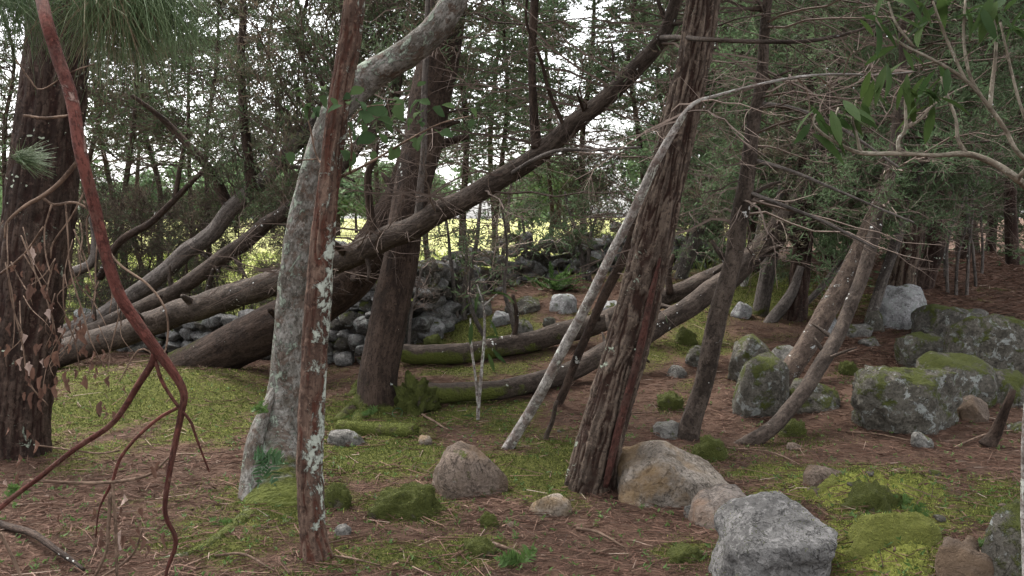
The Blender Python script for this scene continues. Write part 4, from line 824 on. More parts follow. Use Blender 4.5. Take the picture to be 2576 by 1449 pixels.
for k, px, Y, s, rt in (('bush', 330, 14.6, .40, 2.5), ('bush', 470, 15.5, .45, 1.5), ('bush', 90, 14.8, .42, 5.5), ('bush', 700, 15.6, .42, 4.4), ('twigs', 180, 13.2, .5, .4), ('twigs', 260, 14.0, .55, 1.4), ('twigs', 350, 13.0, .5, 2.4), ('twigs', 430, 13.8, .5, 3.4), ('twigs', 520, 13.2, .5, 4.6), ('twigs', 610, 13.6, .5, 5.4), ('twigs', 680, 12.8, .5, .9), ('bush', 560, 16.5, .5, 2.2), ('bush', 240, 17, .5, 3.2), ('twigs', 1010, 13.6, .5, 2.), ('twigs', 1420, 16.5, .55, 1.), ('twigs', 1530, 17, .5, 3.)):
    put(k, px, Y, s, rt, 'low tangled dark bush between the wall and the sunlit field', gb, 'tangled_bush')
gr, lab = 'dense stand of conifers on the rise', 'dark conifer in the dense stand on the brown rise'
for k, px, Y, s, rt in (('full', 1740, 19, 1.0, .3), ('fullb', 1850, 17.5, 1.0, 1.4), ('full', 1950, 21, 1.05, 2.6), ('fullb', 2080, 15.5, .95, 3.3), ('full', 2170, 18.5, 1.0, 4.2), ('fullb', 2250, 16, 1.0, 5.4),
                        ('full', 2390, 20.5, 1.0, .9), ('fullb', 2480, 22.5, 1.1, 2.0), ('full', 2570, 25, 1.15, 3.0), ('fullb', 2690, 24, 1.1, 4.0), ('full', 2330, 24, 1.2, 5.0), ('fullb', 2500, 24, 1.15, .1), ('full', 2050, 25, 1.15, 1.1), ('full', 1860, 26, 1.2, 2.2), ('full', 2650, 25, 1.2, 3.8),
                        ('tall', 2420, 19.0, 1., 2.7), ('tall', 1900, 14.5, 1., .7), ('tall', 2310, 15.5, 1.05, 3.9), ('tall', 2560, 16.5, 1.1, 5.1), ('tall', 2150, 13.2, 1., 4.7)):
    put(k, px, Y, s, rt, lab, gr)
# thin grey stems on the brown rise under the dense stand
sr = np.random.default_rng(9)
for px, py, top in ((2385, 738, 520), (2405, 742, 540), (2432, 745, 560), (2455, 720, 540), (2378, 700, 500), (2470, 690, 520)):
    g = G(px, py); a = P(px + sr.normal() * 6, (py + top) / 2, g[1]); b = P(px + sr.normal() * 14 + 10, top, g[1]); e = P(px + 25 + sr.normal() * 20, top - 220, g[1])
    st = thing('grey_sapling', 'thin grey sapling on the brown rise by the reddish furrowed trunk', 'sapling', g, 'thin grey saplings on the brown rise')
    _, c, _ = tube_obj('stem', np.array([g - (0, 0, .05), a, b, e]), np.array([.022, .018, .014, .007]), BK_GREY, st, nseg=8, step=.06, wob=.03, seed=int(px))
    tw = Acc(); crown(tw, None, c, seed=int(px), n1=18, t0=.3, L0=.5, L1=.5, n2=3, n3=2, nl=0, twt=(.6, .2)); obj('twigs', tw.mesh('twigs'), TWIG, st)['kind'] = 'stuff'
# bare shrubs on the slope before the wall
def shrub(label, stems, seed, leaf=(.5, .2), nl=3, n1=9, name='bare_shrub'):
    g = px_path(stems[0])[0][0]
    st = thing(name, label, 'shrub', (g[0], g[1], float(H(g[0], g[1]))))
    tw, lf = Acc(), Acc()
    for i, sp in enumerate(stems):
        p, r = px_path(sp)
        if i == 0: p[0][2] = min(p[0][2], float(H(p[0][0], p[0][1])) - .03)
        _, c, _ = tube_obj('stem', p, r, BK_GREY, st, nseg=8, step=.05, wob=.02, seed=seed + i, kind='smooth', amp=.003)
        crown(tw, lf, c, seed=seed + i, n1=n1, t0=.45, L0=.5, L1=.6, el=.3, n2=5, n3=4, nl=nl, tint=leaf, ll=.06, lw=.02)
    obj('twigs', tw.mesh('twigs'), TWIG, st)['kind'] = 'stuff'
    if nl: obj('crown', lf.mesh('crown'), FOL, st)
shrub('forked pale shrub stem before the dark wall corner', [[(1168, 815, 12.2, 22), (1162, 760, 12.2, 20), (1180, 690, 12.2, 16), (1200, 600, 12.3, 11), (1210, 480, 12.4, 7)], [(1150, 800, 12.1, 12), (1140, 720, 12.1, 11), (1132, 640, 12.2, 9), (1120, 520, 12.2, 6)], [(1160, 765, 12.2, 12), (1175, 660, 12.2, 9), (1165, 560, 12.2, 6)]], 700)
shrub('twin-stemmed dark shrub in front of the sunlit field', [[(1480, 760, 13.6, 14), (1470, 690, 13.6, 14), (1460, 620, 13.6, 11), (1440, 560, 13.6, 9), (1420, 480, 13.6, 6)], [(1490, 755, 13.5, 12), (1482, 680, 13.5, 11), (1486, 600, 13.5, 9), (1510, 520, 13.5, 6)]], 720, (.55, .15), 6)
shrub('dark bent stem rising behind the upper fallen trunk', [[(1300, 850, 10.8, 14), (1285, 790, 10.8, 13), (1270, 730, 10.8, 10), (1275, 620, 10.8, 7), (1260, 500, 10.8, 5)]], 740, nl=2)
shrub('spindly dark stem slanting over the mossy slope', [[(1220, 838, 11.2, 13), (1195, 800, 11.2, 12), (1180, 740, 11.2, 8), (1190, 640, 11.2, 5)]], 760, nl=2)
shrub('spiny white dead stem beside the dark upright trunk', [[(1025, 830, 10.6, 8), (1035, 790, 10.6, 8), (1050, 730, 10.6, 7), (1062, 670, 10.6, 4)]], 780, nl=0, n1=8)
shrub('grey shrub by the wall under the tiered conifers', [[(1270, 770, 14, 14), (1262, 680, 14, 12), (1275, 560, 14, 9), (1290, 440, 14, 6)], [(1330, 760, 14, 11), (1325, 650, 14, 9), (1312, 540, 14, 6)]], 800, (.55, .15), 4, 9)
# the bright fern clump at the wall
fc = G(1385, 735); fe = thing('fern_clump', 'sunlit yellow-green fern clump at the wall beside the white rock', 'fern', fc)
fr = np.random.default_rng(4); lf = Acc()
for k in range(30):
    a, e = fr.uniform(0, 6.28), fr.uniform(.3, 1.4); L = fr.uniform(.3, .65); d = np.array([math.cos(a) * math.cos(e), math.sin(a) * math.cos(e), math.sin(e)])
    u = np.linspace(.15, 1, 26); pos = fc + d * (L * u)[:, None] - np.outer(u ** 2, (0, 0, .35 * L)) + fr.normal(size=3) * .08 * np.array([1, 1, 0])
    for sd in (-1, 1):
        dd = unit(np.cross(d, (0, 0, 1)) * sd + d * .5 + fr.normal(size=(26, 3)) * .2); V, T = blades(pos, dd, .10 * (1.1 - u), np.full(26, .022), fr); lf.add(V, T, np.clip(.3 + .2 * fr.normal(), 0, 1))
obj('fronds', lf.mesh('fronds'), SPROUT, fe)

# ------------------------------------------------------------ far trees across the field
far_r = np.random.default_rng(21)
FM = []
for k in range(4):
    lf, tw = Acc(), Acc(); n = 2600
    c0 = far_r.normal(size=(9, 3)) * np.array([1.5, 1.5, 1.3]) + (0, 0, 4.2)
    q = c0[far_r.integers(9, size=n)] + rdir(far_r, n) * far_r.uniform(.4, 1.5, (n, 1))
    V, T = blades(q, rdir(far_r, n), far_r.uniform(.3, .7, n), far_r.uniform(.2, .4, n), far_r); lf.add(V, T, np.repeat(np.clip(.93 + .1 * far_r.normal(size=n), 0, 1), 4))  # pale tint paints distance haze into the leaf colour
    me = lf.mesh('crown'); me.materials.append(FOL)
    V, Fc, at, c, _ = tube(np.array([(0, 0, -.3), (.1, 0, 1.5), (0, .1, 3), (.1, 0, 5)]), np.array([.22, .18, .14, .05]), nseg=8, step=.4, seed=k); tm = mesh_np('trunk', V, Fc, at); tm.materials.append(BK_DARK)
    FM.append([('trunk', tm), ('crown', me)])
for k in range(64):
    Y = far_r.uniform(115, 210); x = far_r.uniform(-.56, .56) * Y
    o = bpy.data.objects.new('field_tree', None); COL.objects.link(o); tag(o, 'distant rounded tree on the far side of the sunlit field', 'tree', 'distant trees across the field')
    s = far_r.uniform(.9, 1.6); o.location = (x, Y, float(H(x, Y))); o.rotation_euler = (0, 0, far_r.uniform(0, 6)); o.scale = (s * 1.25, s * 1.25, s)
    for nm, me in FM[k % 4]:
        c = bpy.data.objects.new(nm, me); COL.objects.link(c); c.parent = o
# field grass
gr_ = np.random.default_rng(31); n = 24000
Y = 13.5 * (50 / 13.5) ** gr_.uniform(0, 1, n); x = gr_.uniform(-.56, .25, n) * Y
k = gr_.uniform(size=n) < field_at(x, Y); x, Y = x[k], Y[k]; n = len(x)
V, T = blades(np.stack([x, Y, H(x, Y) - .01], -1), unit(np.stack([gr_.normal(size=n) * .4, gr_.normal(size=n) * .4, np.ones(n)], -1)), gr_.uniform(.06, .25, n) * (1 + Y / 60), .016 * (1 + Y / 15), gr_)
a = Acc(); a.add(V, T, np.repeat(np.clip(.5 + .25 * gr_.normal(size=n), 0, 1), 4))
tag(obj('field_grass', a.mesh('field_grass'), GRASS), 'sunlit yellow-green grass of the field beyond the wall', 'grass', kind='stuff')
# ------------------------------------------------------------ leaves as pieces
def leaf_mesh(name, L, W, mat, n=7, fold=.25, curl=.2, rnd=0., seed=0, power=1.0):
    u = np.linspace(0, 1, n); w = W / 2 * np.sin(np.pi * np.clip(u * .96 + .02, 0, 1) ** power) ** .8
    V = []
    for i in range(n):
        z = -curl * L * u[i] ** 2
        V += [(-w[i], u[i] * L, z + fold * w[i]), (0, u[i] * L, z), (w[i], u[i] * L, z + fold * w[i])]
    V = np.array(V); V += rnd * np.random.default_rng(seed).normal(size=V.shape) * W
    Q = [[3 * i + k, 3 * i + k + 1, 3 * i + k + 4, 3 * i + k + 3] for i in range(n - 1) for k in (0, 1)]
    me = mesh_np(name, V, np.array(Q)); me.materials.append(mat); return me
def put_leaf(me, pos, d, parent, r, s=1., nm='leaf', roll=None):
    d = unit(d); q = Vector(d).to_track_quat('Y', 'Z').to_matrix() @ Matrix.Rotation(roll if roll is not None else r.normal() * .5, 3, 'Y')
    o = obj(nm, me, None, parent); o.location = pos; o.rotation_euler = q.to_euler(); o.scale = (s, s, s); 
    return o
BROAD = [leaf_mesh('leaf', .125, .080, LF_BROAD, 8, .2 + .15 * k, .1 + .15 * k, .03, k, .95) for k in range(3)]
LONG = [leaf_mesh('leaf', .15, .034, LF_LONG, 8, .25, c, .01, k) for k, c in ((0, .1), (1, .25), (2, .4))]
DEAD = [leaf_mesh('dead_leaf', .075, .030, LF_DEAD, 6, 1.1, .5, .12, k) for k in range(3)] + [leaf_mesh('dead_leaf', .085, .045, LF_PALEDEAD, 6, .9, .5, .12, 8)]
lr = np.random.default_rng(42)

# broad-leaved sprig growing across the red trunk
sp = thing('leafy_sprig', 'broad-leaved green sprig crossing the slender red trunk', 'sprig', P(850, 440, 4.95))
for path in ([(845, 450, 4.8, 9), (900, 425, 4.75, 7), (960, 392, 4.7, 6), (1030, 350, 4.65, 5), (1110, 310, 4.6, 4), (1190, 290, 4.6, 2)], [(880, 432, 4.75, 6), (885, 370, 4.6, 5), (880, 310, 4.55, 4), (920, 270, 4.5, 3), (1010, 262, 4.5, 2)], [(850, 445, 4.85, 7), (800, 400, 5.1, 5), (780, 320, 5.1, 4), (760, 250, 5.1, 2)], [(800, 400, 5.1, 4), (730, 405, 5.1, 3)], [(960, 392, 4.7, 4), (1010, 395, 4.7, 2)]):
    a, b = px_path(path); tube_obj('stem', a, b, BK_TWIG, sp, nseg=6, step=.03, seed=len(path))
for px, py, s, Y in ((792, 237, 1.0, 5.1), (784, 278, 1.2, 5.1), (746, 257, .9, 5.1), (800, 262, 1., 5.1), (862, 284, 1.0, 4.5), (895, 272, 1.1, 4.5), (872, 330, 1.35, 4.45), (923, 298, 1.2, 4.5), (915, 240, 1.0, 4.6), (973, 296, 1.1, 4.55), (1004, 268, 1.2, 4.55), (1024, 295, 1.1, 4.55), (1087, 290, 1., 4.6), (1074, 350, 1.2, 4.6), (1110, 348, .9, 4.6), (943, 358, 1., 4.65), (1004, 388, 1.1, 4.7), (928, 376, .9, 4.65), (729, 400, .8, 5.1), (862, 396, 1., 4.7), (1145, 290, .7, 4.6), (1183, 290, .6, 4.6), (990, 330, 1., 4.6), (955, 262, .9, 4.6), (1040, 320, .9, 4.6), (760, 300, .7, 5.1), (1045, 372, .8, 4.65), (890, 400, .8, 4.7), (830, 270, .8, 5.0), (1060, 268, .8, 4.6)):
    for q in range(2):
        d = np.array([lr.normal() * .7 + .2, -.5 + .4 * lr.normal(), -.35 + .45 * lr.normal()])
        put_leaf(BROAD[lr.integers(3)], P(px + q * lr.normal() * 26, py - 18 + q * lr.normal() * 22, Y + q * .12), d, sp, lr, s * (.72 - .2 * q) * lr.uniform(.8, 1.15), roll=lr.normal() * .8)

# pale-stemmed shrub at the right edge with long leaves
R = 3.1
ps = thing('pale_shrub', 'pale-stemmed shrub reaching in from the right edge with long narrow leaves', 'shrub', P(2600, 1449, 3.6))
def stem(path, par, mat=BK_TAN, nm='branch', sd=0, ns=8):
    a, b = px_path(path); o, c, _ = tube_obj(nm, a, b, mat, par, nseg=ns, step=.015, seed=sd, kind='scaly', amp=float(b.mean()) * .2, wob=.014); return o, c
stem([(2604, 1900, 3.6, 46), (2592, 1449, 3.6, 36), (2586, 1250, 3.6, 34), (2596, 1000, 3.5, 32), (2625, 750, 3.4, 32), (2640, 520, 3.3, 30), (2660, 200, 3.2, 22), (2680, -120, 3.2, 16)], ps, BK_BIRCH, 'main_stem', 1, 14)
b1, _ = stem([(2640, 520, 3.3, 20.3), (2560, 452, 3.1, 18.7), (2500, 412, R, 17.2), (2430, 386, R, 15.6), (2350, 388, R, 11.7), (2262, 383, R, 10.9), (2165, 383, R, 10.1), (2110, 362, R, 9.4), (2070, 338, R, 7.8), (2045, 312, R, 6.2), (2052, 290, R, 4.7)], ps, sd=2)
b2, _ = stem([(2650, 430, 3.25, 14.0), (2570, 392, 3.1, 12.5), (2530, 325, R, 11.7), (2490, 270, R, 10.9), (2430, 205, R, 9.4), (2345, 150, R, 7.8), (2270, 108, R, 7.0), (2215, 62, R, 5.5), (2200, 30, R, 4.7)], ps, sd=3)
SUB = [(b1, [(2430, 386, R, 13), (2410, 350, R, 11), (2405, 300, R, 9), (2385, 240, R, 8), (2370, 190, R, 6)]), (b1, [(2262, 383, R, 12), (2260, 350, R, 10), (2278, 325, R, 9), (2278, 260, R, 7), (2280, 200, R, 5)]), (b1, [(2278, 325, R, 8), (2315, 300, R, 7), (2345, 265, R, 5)]),
       (b1, [(2165, 383, R, 10), (2155, 340, R, 8), (2145, 300, R, 7), (2155, 250, R, 5)]), (b1, [(2095, 352, R, 8), (2098, 310, R, 7), (2110, 270, R, 5)]), (b2, [(2430, 205, R, 10), (2400, 140, R, 9), (2370, 70, R, 8), (2345, 0, R, 6)]),
       (b2, [(2490, 270, R, 11), (2495, 220, R, 10), (2505, 120, R, 8), (2500, 20, R, 6)]), (b2, [(2470, 245, R, 10), (2440, 190, R, 9), (2425, 100, R, 8), (2430, 0, R, 6)]), (b2, [(2300, 120, R, 7), (2255, 60, R, 6), (2235, 5, R, 5)]), (b1, [(2560, 452, 3.1, 12), (2600, 380, 3.0, 10), (2560, 240, 3.0, 8), (2520, 60, 3.0, 6)])]
tips = []
for i, (par, pth) in enumerate(SUB): tips.append((P(*pth[-1][:3]), stem(pth, ps, sd=20 + i, nm='twig', ns=7)[0]))
tips += [(P(2052, 290, R), b1)] + [(P(x, y, R), b2) for x, y in ((2200, 30), (2195, 190), (2300, 230), (2345, 60), (2480, 20), (2560, 30), (2270, 140))]
for t, tw_ in tips:
    for k in range(lr.integers(4, 7)):
        a = lr.uniform(0, 6.28); d = np.array([math.cos(a), math.sin(a) * .7, -.55 + .45 * lr.normal()])
        put_leaf(LONG[lr.integers(3)], t + lr.normal(size=3) * .02, d, tw_, lr, lr.uniform(.5, .95))

# dead red branch hanging at the left
dr = thing('dead_branch', 'smooth reddish dead branch hanging down the left side with withered leaves', 'branch', P(420, 1449, 3.0))
RB, Q = BK_REDBR, 3.0
stem([(40, -400, 5.4, 24.0), (70, -200, 3.8, 28.8), (108, 0, 3.2, 32.0), (140, 130, 3.1, 32.0), (182, 250, 3.05, 32.0), (205, 380, 3.0, 30.4), (232, 500, Q, 29.6), (258, 620, Q, 28.8), (295, 735, Q, 28.8), (345, 815, Q, 28.8), (392, 880, Q, 28.8), (436, 940, Q, 24.0), (462, 992, Q, 20.8), (455, 1040, Q, 19.2), (440, 1110, Q, 17.6), (425, 1190, Q, 15.2), (418, 1290, Q, 12.8), (442, 1345, Q, 12.8), (444, 1380, Q, 12.0), (420, 1449, Q, 9.6), (400, 1600, Q, 7.2)], dr, RB, 'main_limb', 1, 18)
stem([(392, 870, Q, 20.8), (384, 910, Q, 19.2), (350, 965, Q, 17.6), (310, 1030, Q, 16.0), (270, 1075, Q, 15.2), (180, 1132, Q, 14.4), (100, 1195, Q, 13.6), (40, 1240, Q, 13.6), (-20, 1290, Q, 12.8)], dr, RB, 'limb', 2, 12)
TW = [[(390, 905, Q, 11), (408, 960, Q, 10), (445, 1018, Q, 9), (480, 1060, Q, 8), (495, 1100, Q, 7), (528, 1188, Q, 5)], [(448, 1025, Q, 9), (395, 1055, Q, 9), (335, 1110, Q, 9), (300, 1160, Q, 9), (282, 1215, Q, 9), (250, 1280, Q, 6), (240, 1350, Q, 4)], [(282, 1210, Q, 8), (290, 1300, Q, 8), (296, 1380, Q, 8), (300, 1470, Q, 7)],
      [(75, 1208, Q, 10), (150, 1213, Q, 9), (240, 1216, Q, 9), (330, 1208, Q, 9), (385, 1190, Q, 7), (425, 1150, Q, 5)], [(90, 1120, Q, 5), (180, 1132, Q, 5), (250, 1140, Q, 5), (302, 1132, Q, 4)], [(278, 1240, Q, 11), (272, 1330, Q, 10), (265, 1390, Q, 9), (235, 1460, Q, 7)],
      [(210, 505, Q, 6), (245, 570, Q, 6), (290, 660, Q, 6), (370, 720, Q, 6), (415, 780, Q, 5), (422, 850, Q, 5), (405, 895, Q, 4), (330, 910, Q, 3)], [(218, 470, 3.1, 6), (180, 545, 3.1, 5), (135, 610, 3.1, 5), (128, 650, 3.1, 4)], [(205, 395, 3.05, 12), (150, 460, 3.05, 12), (105, 495, 3.05, 11), (60, 520, 3.05, 9), (15, 560, 3.05, 7), (8, 600, 3.05, 5)], [(105, 495, 3.05, 9), (135, 515, 3.05, 8), (190, 510, 3.05, 7), (240, 540, 3.05, 5)],
      [(130, 515, 3.0, 5), (112, 580, 3.0, 4), (115, 650, 3.0, 4), (125, 690, 3.0, 3)], [(165, 512, 3, 5), (172, 600, 3, 4), (180, 680, 3, 4), (210, 780, 3, 4), (232, 860, 3, 3), (268, 930, 3, 3)], [(60, 640, 3, 4), (95, 700, 3, 4), (130, 790, 3, 3), (140, 860, 3, 3)], [(20, 690, 3, 4), (30, 760, 3, 4), (55, 870, 3, 4), (70, 960, 3, 4), (120, 1020, 3, 3)], [(160, 690, 3, 4), (162, 780, 3, 3), (190, 860, 3, 3), (200, 930, 3, 3)],
      [(310, 760, 3, 4), (290, 830, 3, 4), (270, 910, 3, 3)], [(400, 900, 3, 5), (350, 880, 3, 4), (300, 960, 3, 3)], [(60, 290, 3.1, 6), (110, 297, 3.1, 7), (160, 292, 3.1, 6), (210, 285, 3.05, 5)], [(40, 150, 3.2, 5), (75, 200, 3.2, 5), (105, 225, 3.2, 4), (180, 180, 3.1, 4), (240, 158, 3.1, 3)], [(0, 1340, 2.8, 8), (40, 1420, 2.8, 8), (70, 1500, 2.8, 7)], [(0, 690, 3.1, 6), (60, 640, 3.05, 6), (110, 570, 3, 5)], [(360, 1330, 3.1, 6), (330, 1400, 3.1, 6), (250, 1460, 3.1, 6)],
      [(225, 640, 3.0, 5), (218, 560, 3, 5), (232, 530, 3.0, 4)], [(175, 660, 3.0, 4), (200, 720, 3.0, 4), (240, 760, 3.0, 3)]]
for k in range(26):
    x0_, y0_ = lr.uniform(0, 300), lr.uniform(540, 840); dx = lr.normal() * 35; L_ = lr.uniform(70, 220); w_ = lr.uniform(2.2, 4.)
    TW.append([(x0_, y0_, 3.05, w_), (x0_ + dx * .5 + lr.normal() * 12, y0_ + L_ * .4, 3.03, w_), (x0_ + dx, y0_ + L_ * .75, 3.0, w_ * .8), (x0_ + dx * 1.2 + lr.normal() * 15, y0_ + L_, 3.0, w_ * .6)])
for i, pth in enumerate(TW): stem(pth, dr, BK_TWIG if i > 1 else RB, 'twig', 60 + i, 6)
for px, py, n in ((95, 650, 5), (85, 690, 5), (120, 740, 4), (70, 890, 4), (240, 870, 5), (225, 790, 4), (110, 850, 5), (165, 880, 5), (60, 1110, 3), (100, 1000, 3), (400, 1190, 4), (265, 1010, 3), (290, 1010, 2), (30, 1200, 3), (45, 920, 4), (140, 960, 4), (190, 940, 4), (230, 1290, 2), (340, 1330, 2), (360, 1360, 3), (130, 1300, 1), (240, 1330, 2), (330, 1270, 2), (15, 820, 3), (180, 820, 3), (270, 930, 3), (205, 690, 3), (150, 790, 3)):
    for k in range(n + 1):
        pos = P(px + lr.normal() * 26, py + lr.normal() * 26, 3.0 + lr.normal() * .06)
        put_leaf(DEAD[lr.integers(3) if lr.uniform() > .1 else 3], pos, np.array([lr.normal() * .35, lr.normal() * .35, -1]), dr, lr, lr.uniform(.25, .6), 'dead_leaf')

# long green pine needles hanging at the top left, and a small tuft on the trunk
nd = thing('pine_bough', 'drooping pine bough of long green needles at the top left', 'bough', P(330, -60, 4.6))
a, b = px_path([(160, -220, 6.8, 26), (220, -150, 5.6, 22), (320, -90, 4.8, 18), (430, -60, 4.6, 12), (480, -30, 4.5, 8)]); tube_obj('branch', a, b, BK_PINE, nd, nseg=10, step=.05)
acc = Acc(); nr = np.random.default_rng(8)
for px, py, n, L, tl in ((250, -60, 150, .34, .6), (300, -40, 190, .36, .6), (350, -40, 200, .36, .6), (400, -30, 200, .32, .6), (440, -20, 150, .28, .6), (200, -60, 110, .34, .5), (300, 0, 260, .36, .9), (270, 10, 160, .30, .9), (40, -40, 200, .3, .5), (10, -10, 150, .25, .5)):
    d = unit(np.stack([nr.normal(size=n) * .55 + .12, nr.normal(size=n) * .4, -.75 + .45 * nr.normal(size=n)], -1)); pos = P(px, py, 4.6) + nr.normal(size=(n, 3)) * np.array([.06, .08, .03])
    Ln = L * nr.uniform(.5, 1.1, n); mid = pos + d * Ln[:, None] * .5; end = pos + d * Ln[:, None] + np.stack([0 * Ln, 0 * Ln, -.22 * Ln], -1)
    tt = np.clip(tl + .15 * nr.normal(size=n), 0, 1)
    for p0, p1, r0, r1 in ((pos, mid, .0014, .0013), (mid, end, .0013, .0006)):
        V, T = prisms(p0, p1, np.full(n, r0), np.full(n, r1)); acc.add(V, T, np.repeat(tt, 6))
obj('needles', acc.mesh('needles'), PNEED, nd)
nd2 = thing('pine_tuft', 'small green needle tuft against the thick left trunk', 'needle tuft', P(50, 400, 5.6)); acc = Acc()
a, b = px_path([(100, 420, 6.65, 8), (60, 405, 6.2, 7), (45, 395, 5.7, 5)]); tube_obj('stem', a, b, BK_TWIG, nd2, nseg=6, step=.04)
n = 240; d = unit(np.stack([.8 + .4 * nr.normal(size=n), nr.normal(size=n) * .4, .05 + .3 * nr.normal(size=n)], -1)); pos = P(48, 396, 5.7) + nr.normal(size=(n, 3)) * .015; Ln = nr.uniform(.08, .2, n)
V, T = prisms(pos, pos + d * Ln[:, None] - np.stack([0 * Ln, 0 * Ln, .12 * Ln], -1), np.full(n, .0015), np.full(n, .0006)); acc.add(V, T, np.repeat(np.clip(.55 + .15 * nr.normal(size=n), 0, 1), 6)); obj('needles', acc.mesh('needles'), PNEED, nd2)

# seedling in the middle, snags, log
sd = thing('seedling', 'spindly pale seedling with a few dark glossy leaves in the middle', 'seedling', G(1202, 1068))
for pth in ([(1202, 1085, 7.9, 9), (1203, 1020, 7.85, 9), (1212, 940, 7.8, 8), (1218, 850, 7.8, 7), (1216, 770, 7.8, 6), (1200, 715, 7.8, 4)], [(1203, 1020, 7.85, 7), (1194, 940, 7.8, 6), (1186, 860, 7.8, 6), (1184, 800, 7.8, 4)], [(1216, 770, 7.8, 4), (1250, 740, 7.75, 3)]): stem(pth, sd, BK_BIRCH, 'stem', 5, 7)
for px, py, s, d in ((1235, 738, .9, (1, -.3, .1)), (1260, 738, .9, (.6, -.5, -.2)), (1205, 735, 1., (-.3, -.3, -.9)), (1186, 812, 1., (-.05, -.3, -1)), (1228, 800, 1.1, (.6, -.3, -.8)), (1240, 878, .9, (.5, -.4, -.6)), (1228, 890, .9, (.4, -.5, -.9)), (1190, 760, .8, (-.8, -.2, -.5)), (1210, 1050, .9, (.5, -.3, .8)), (1196, 1050, .8, (-.7, -.3, .3)), (1204, 1062, .8, (.8, -.5, -.1)), (1222, 850, .7, (.9, -.2, .2))):
    put_leaf(LONG[1], P(px, py, 7.8), np.array(d), sd, lr, s * 1.1)
lg = thing('mossy_log', 'short moss-covered cut log lying below the dark upright trunk', 'log', G(990, 1105))
stem([(850, 1075, 7.55, 36), (930, 1082, 7.5, 42), (1000, 1086, 7.45, 44), (1046, 1088, 7.4, 42)], lg, bark('bark_log', (.05, .036, .026), (.14, .1, .075), None, (20, 20, 4), mo=1., li=-.2), 'log_body', 7, 24)
for o in lg.children:
    me = o.data; me.attributes['mo'].data.foreach_set('value', np.full(len(me.vertices), .45, np.float32))
    V = np.array([v.co[:] for v in me.vertices]); Fc = np.array([list(p.vertices[:3]) for p in me.polygons]); moss_on(o, V, Fc, 0, 2., 66, .5, -.3, .025)
stem([(1000, 1095, 7.42, 6), (1020, 1112, 7.4, 7), (1024, 1128, 7.38, 5)], lg, BK_DARK, 'twig', 8, 6)
rock((1052, 1095, 1088, 1122), 'tan', 'small orange-brown stone at the end of the mossy cut log', 130, sink=.3)
sn = thing('broken_stick', 'broken upright stick with a mossy foot beside the furrowed trunk', 'stick', G(1372, 1132)); stem([(1368, 1140, 7.0, 18), (1374, 1100, 7.0, 13), (1388, 1060, 6.95, 12), (1396, 1020, 6.9, 11), (1400, 1008, 6.9, 8)], sn, BK_BROWN, 'stick_body', 9, 10)
sn = thing('broken_stick', 'dark broken stump stick leaning right at the right edge', 'stick', G(2500, 1120)); stem([(2480, 1125, 7.0, 44), (2502, 1095, 7, 34), (2522, 1050, 6.95, 27), (2540, 1005, 6.9, 22), (2550, 980, 6.9, 16)], sn, BK_DARK, 'stick_body', 10, 14)
lp = G(2280, 1300)
# twigs lying on the litter, each a thing
for (x0, y0, x1, y1, w, lab) in ((1450, 1335, 1570, 1385, 9, 'long pale stick lying on the front litter left of the grey boulder'), (1240, 1375, 1350, 1420, 11, 'reddish bent stick lying at the bottom middle'), (540, 1402, 690, 1440, 8, 'pale stick lying in the bottom litter left of the red trunk'), (-60, 1310, 210, 1446, 19, 'weathered root lying in the bottom left corner'), (1500, 1395, 1560, 1388, 6, 'short pale twig near the bottom by the long stick'), (1060, 1045, 1130, 1085, 6, 'forked dead twig lying beside the mossy cut log'), (2130, 1090, 2330, 1120, 5, 'thin long twig lying under the big angular boulder'), (2400, 1130, 2560, 1085, 6, 'pale twig lying in front of the dark stump stick'), (1830, 1130, 2030, 1180, 5, 'thin twig lying right of the mossy rock behind the tan boulder'), (1540, 1060, 1640, 1040, 5, 'thin twig lying behind the furrowed trunk foot'), (2250, 1390, 2330, 1330, 7, 'red twig on the moss bank'), (1090, 1218, 1220, 1200, 6, 'reddish twig lying at the foot of the brown rock'), (830, 1400, 960, 1425, 6, 'thin twig at the foot of the red trunk')):
    a, b = G(x0, y0), G(x1, y1); md = (a + b) / 2 + np.array([lr.normal() * .03, lr.normal() * .05, .0]); md[2] = float(H(md[0], md[1])) + .02
    rr = w * a[1] / F / 2
    o, _, _ = tube_obj('fallen_stick', np.array([a + (0, 0, rr), md + (0, 0, rr), b + (0, 0, rr)]), np.array([rr, rr * .9, rr * .5]), BK_TWIG if w < 15 else BK_DARK, nseg=8, step=.03, kind='smooth', amp=rr * .2, wob=.02, seed=x0)
    tag(o, lab, 'stick')
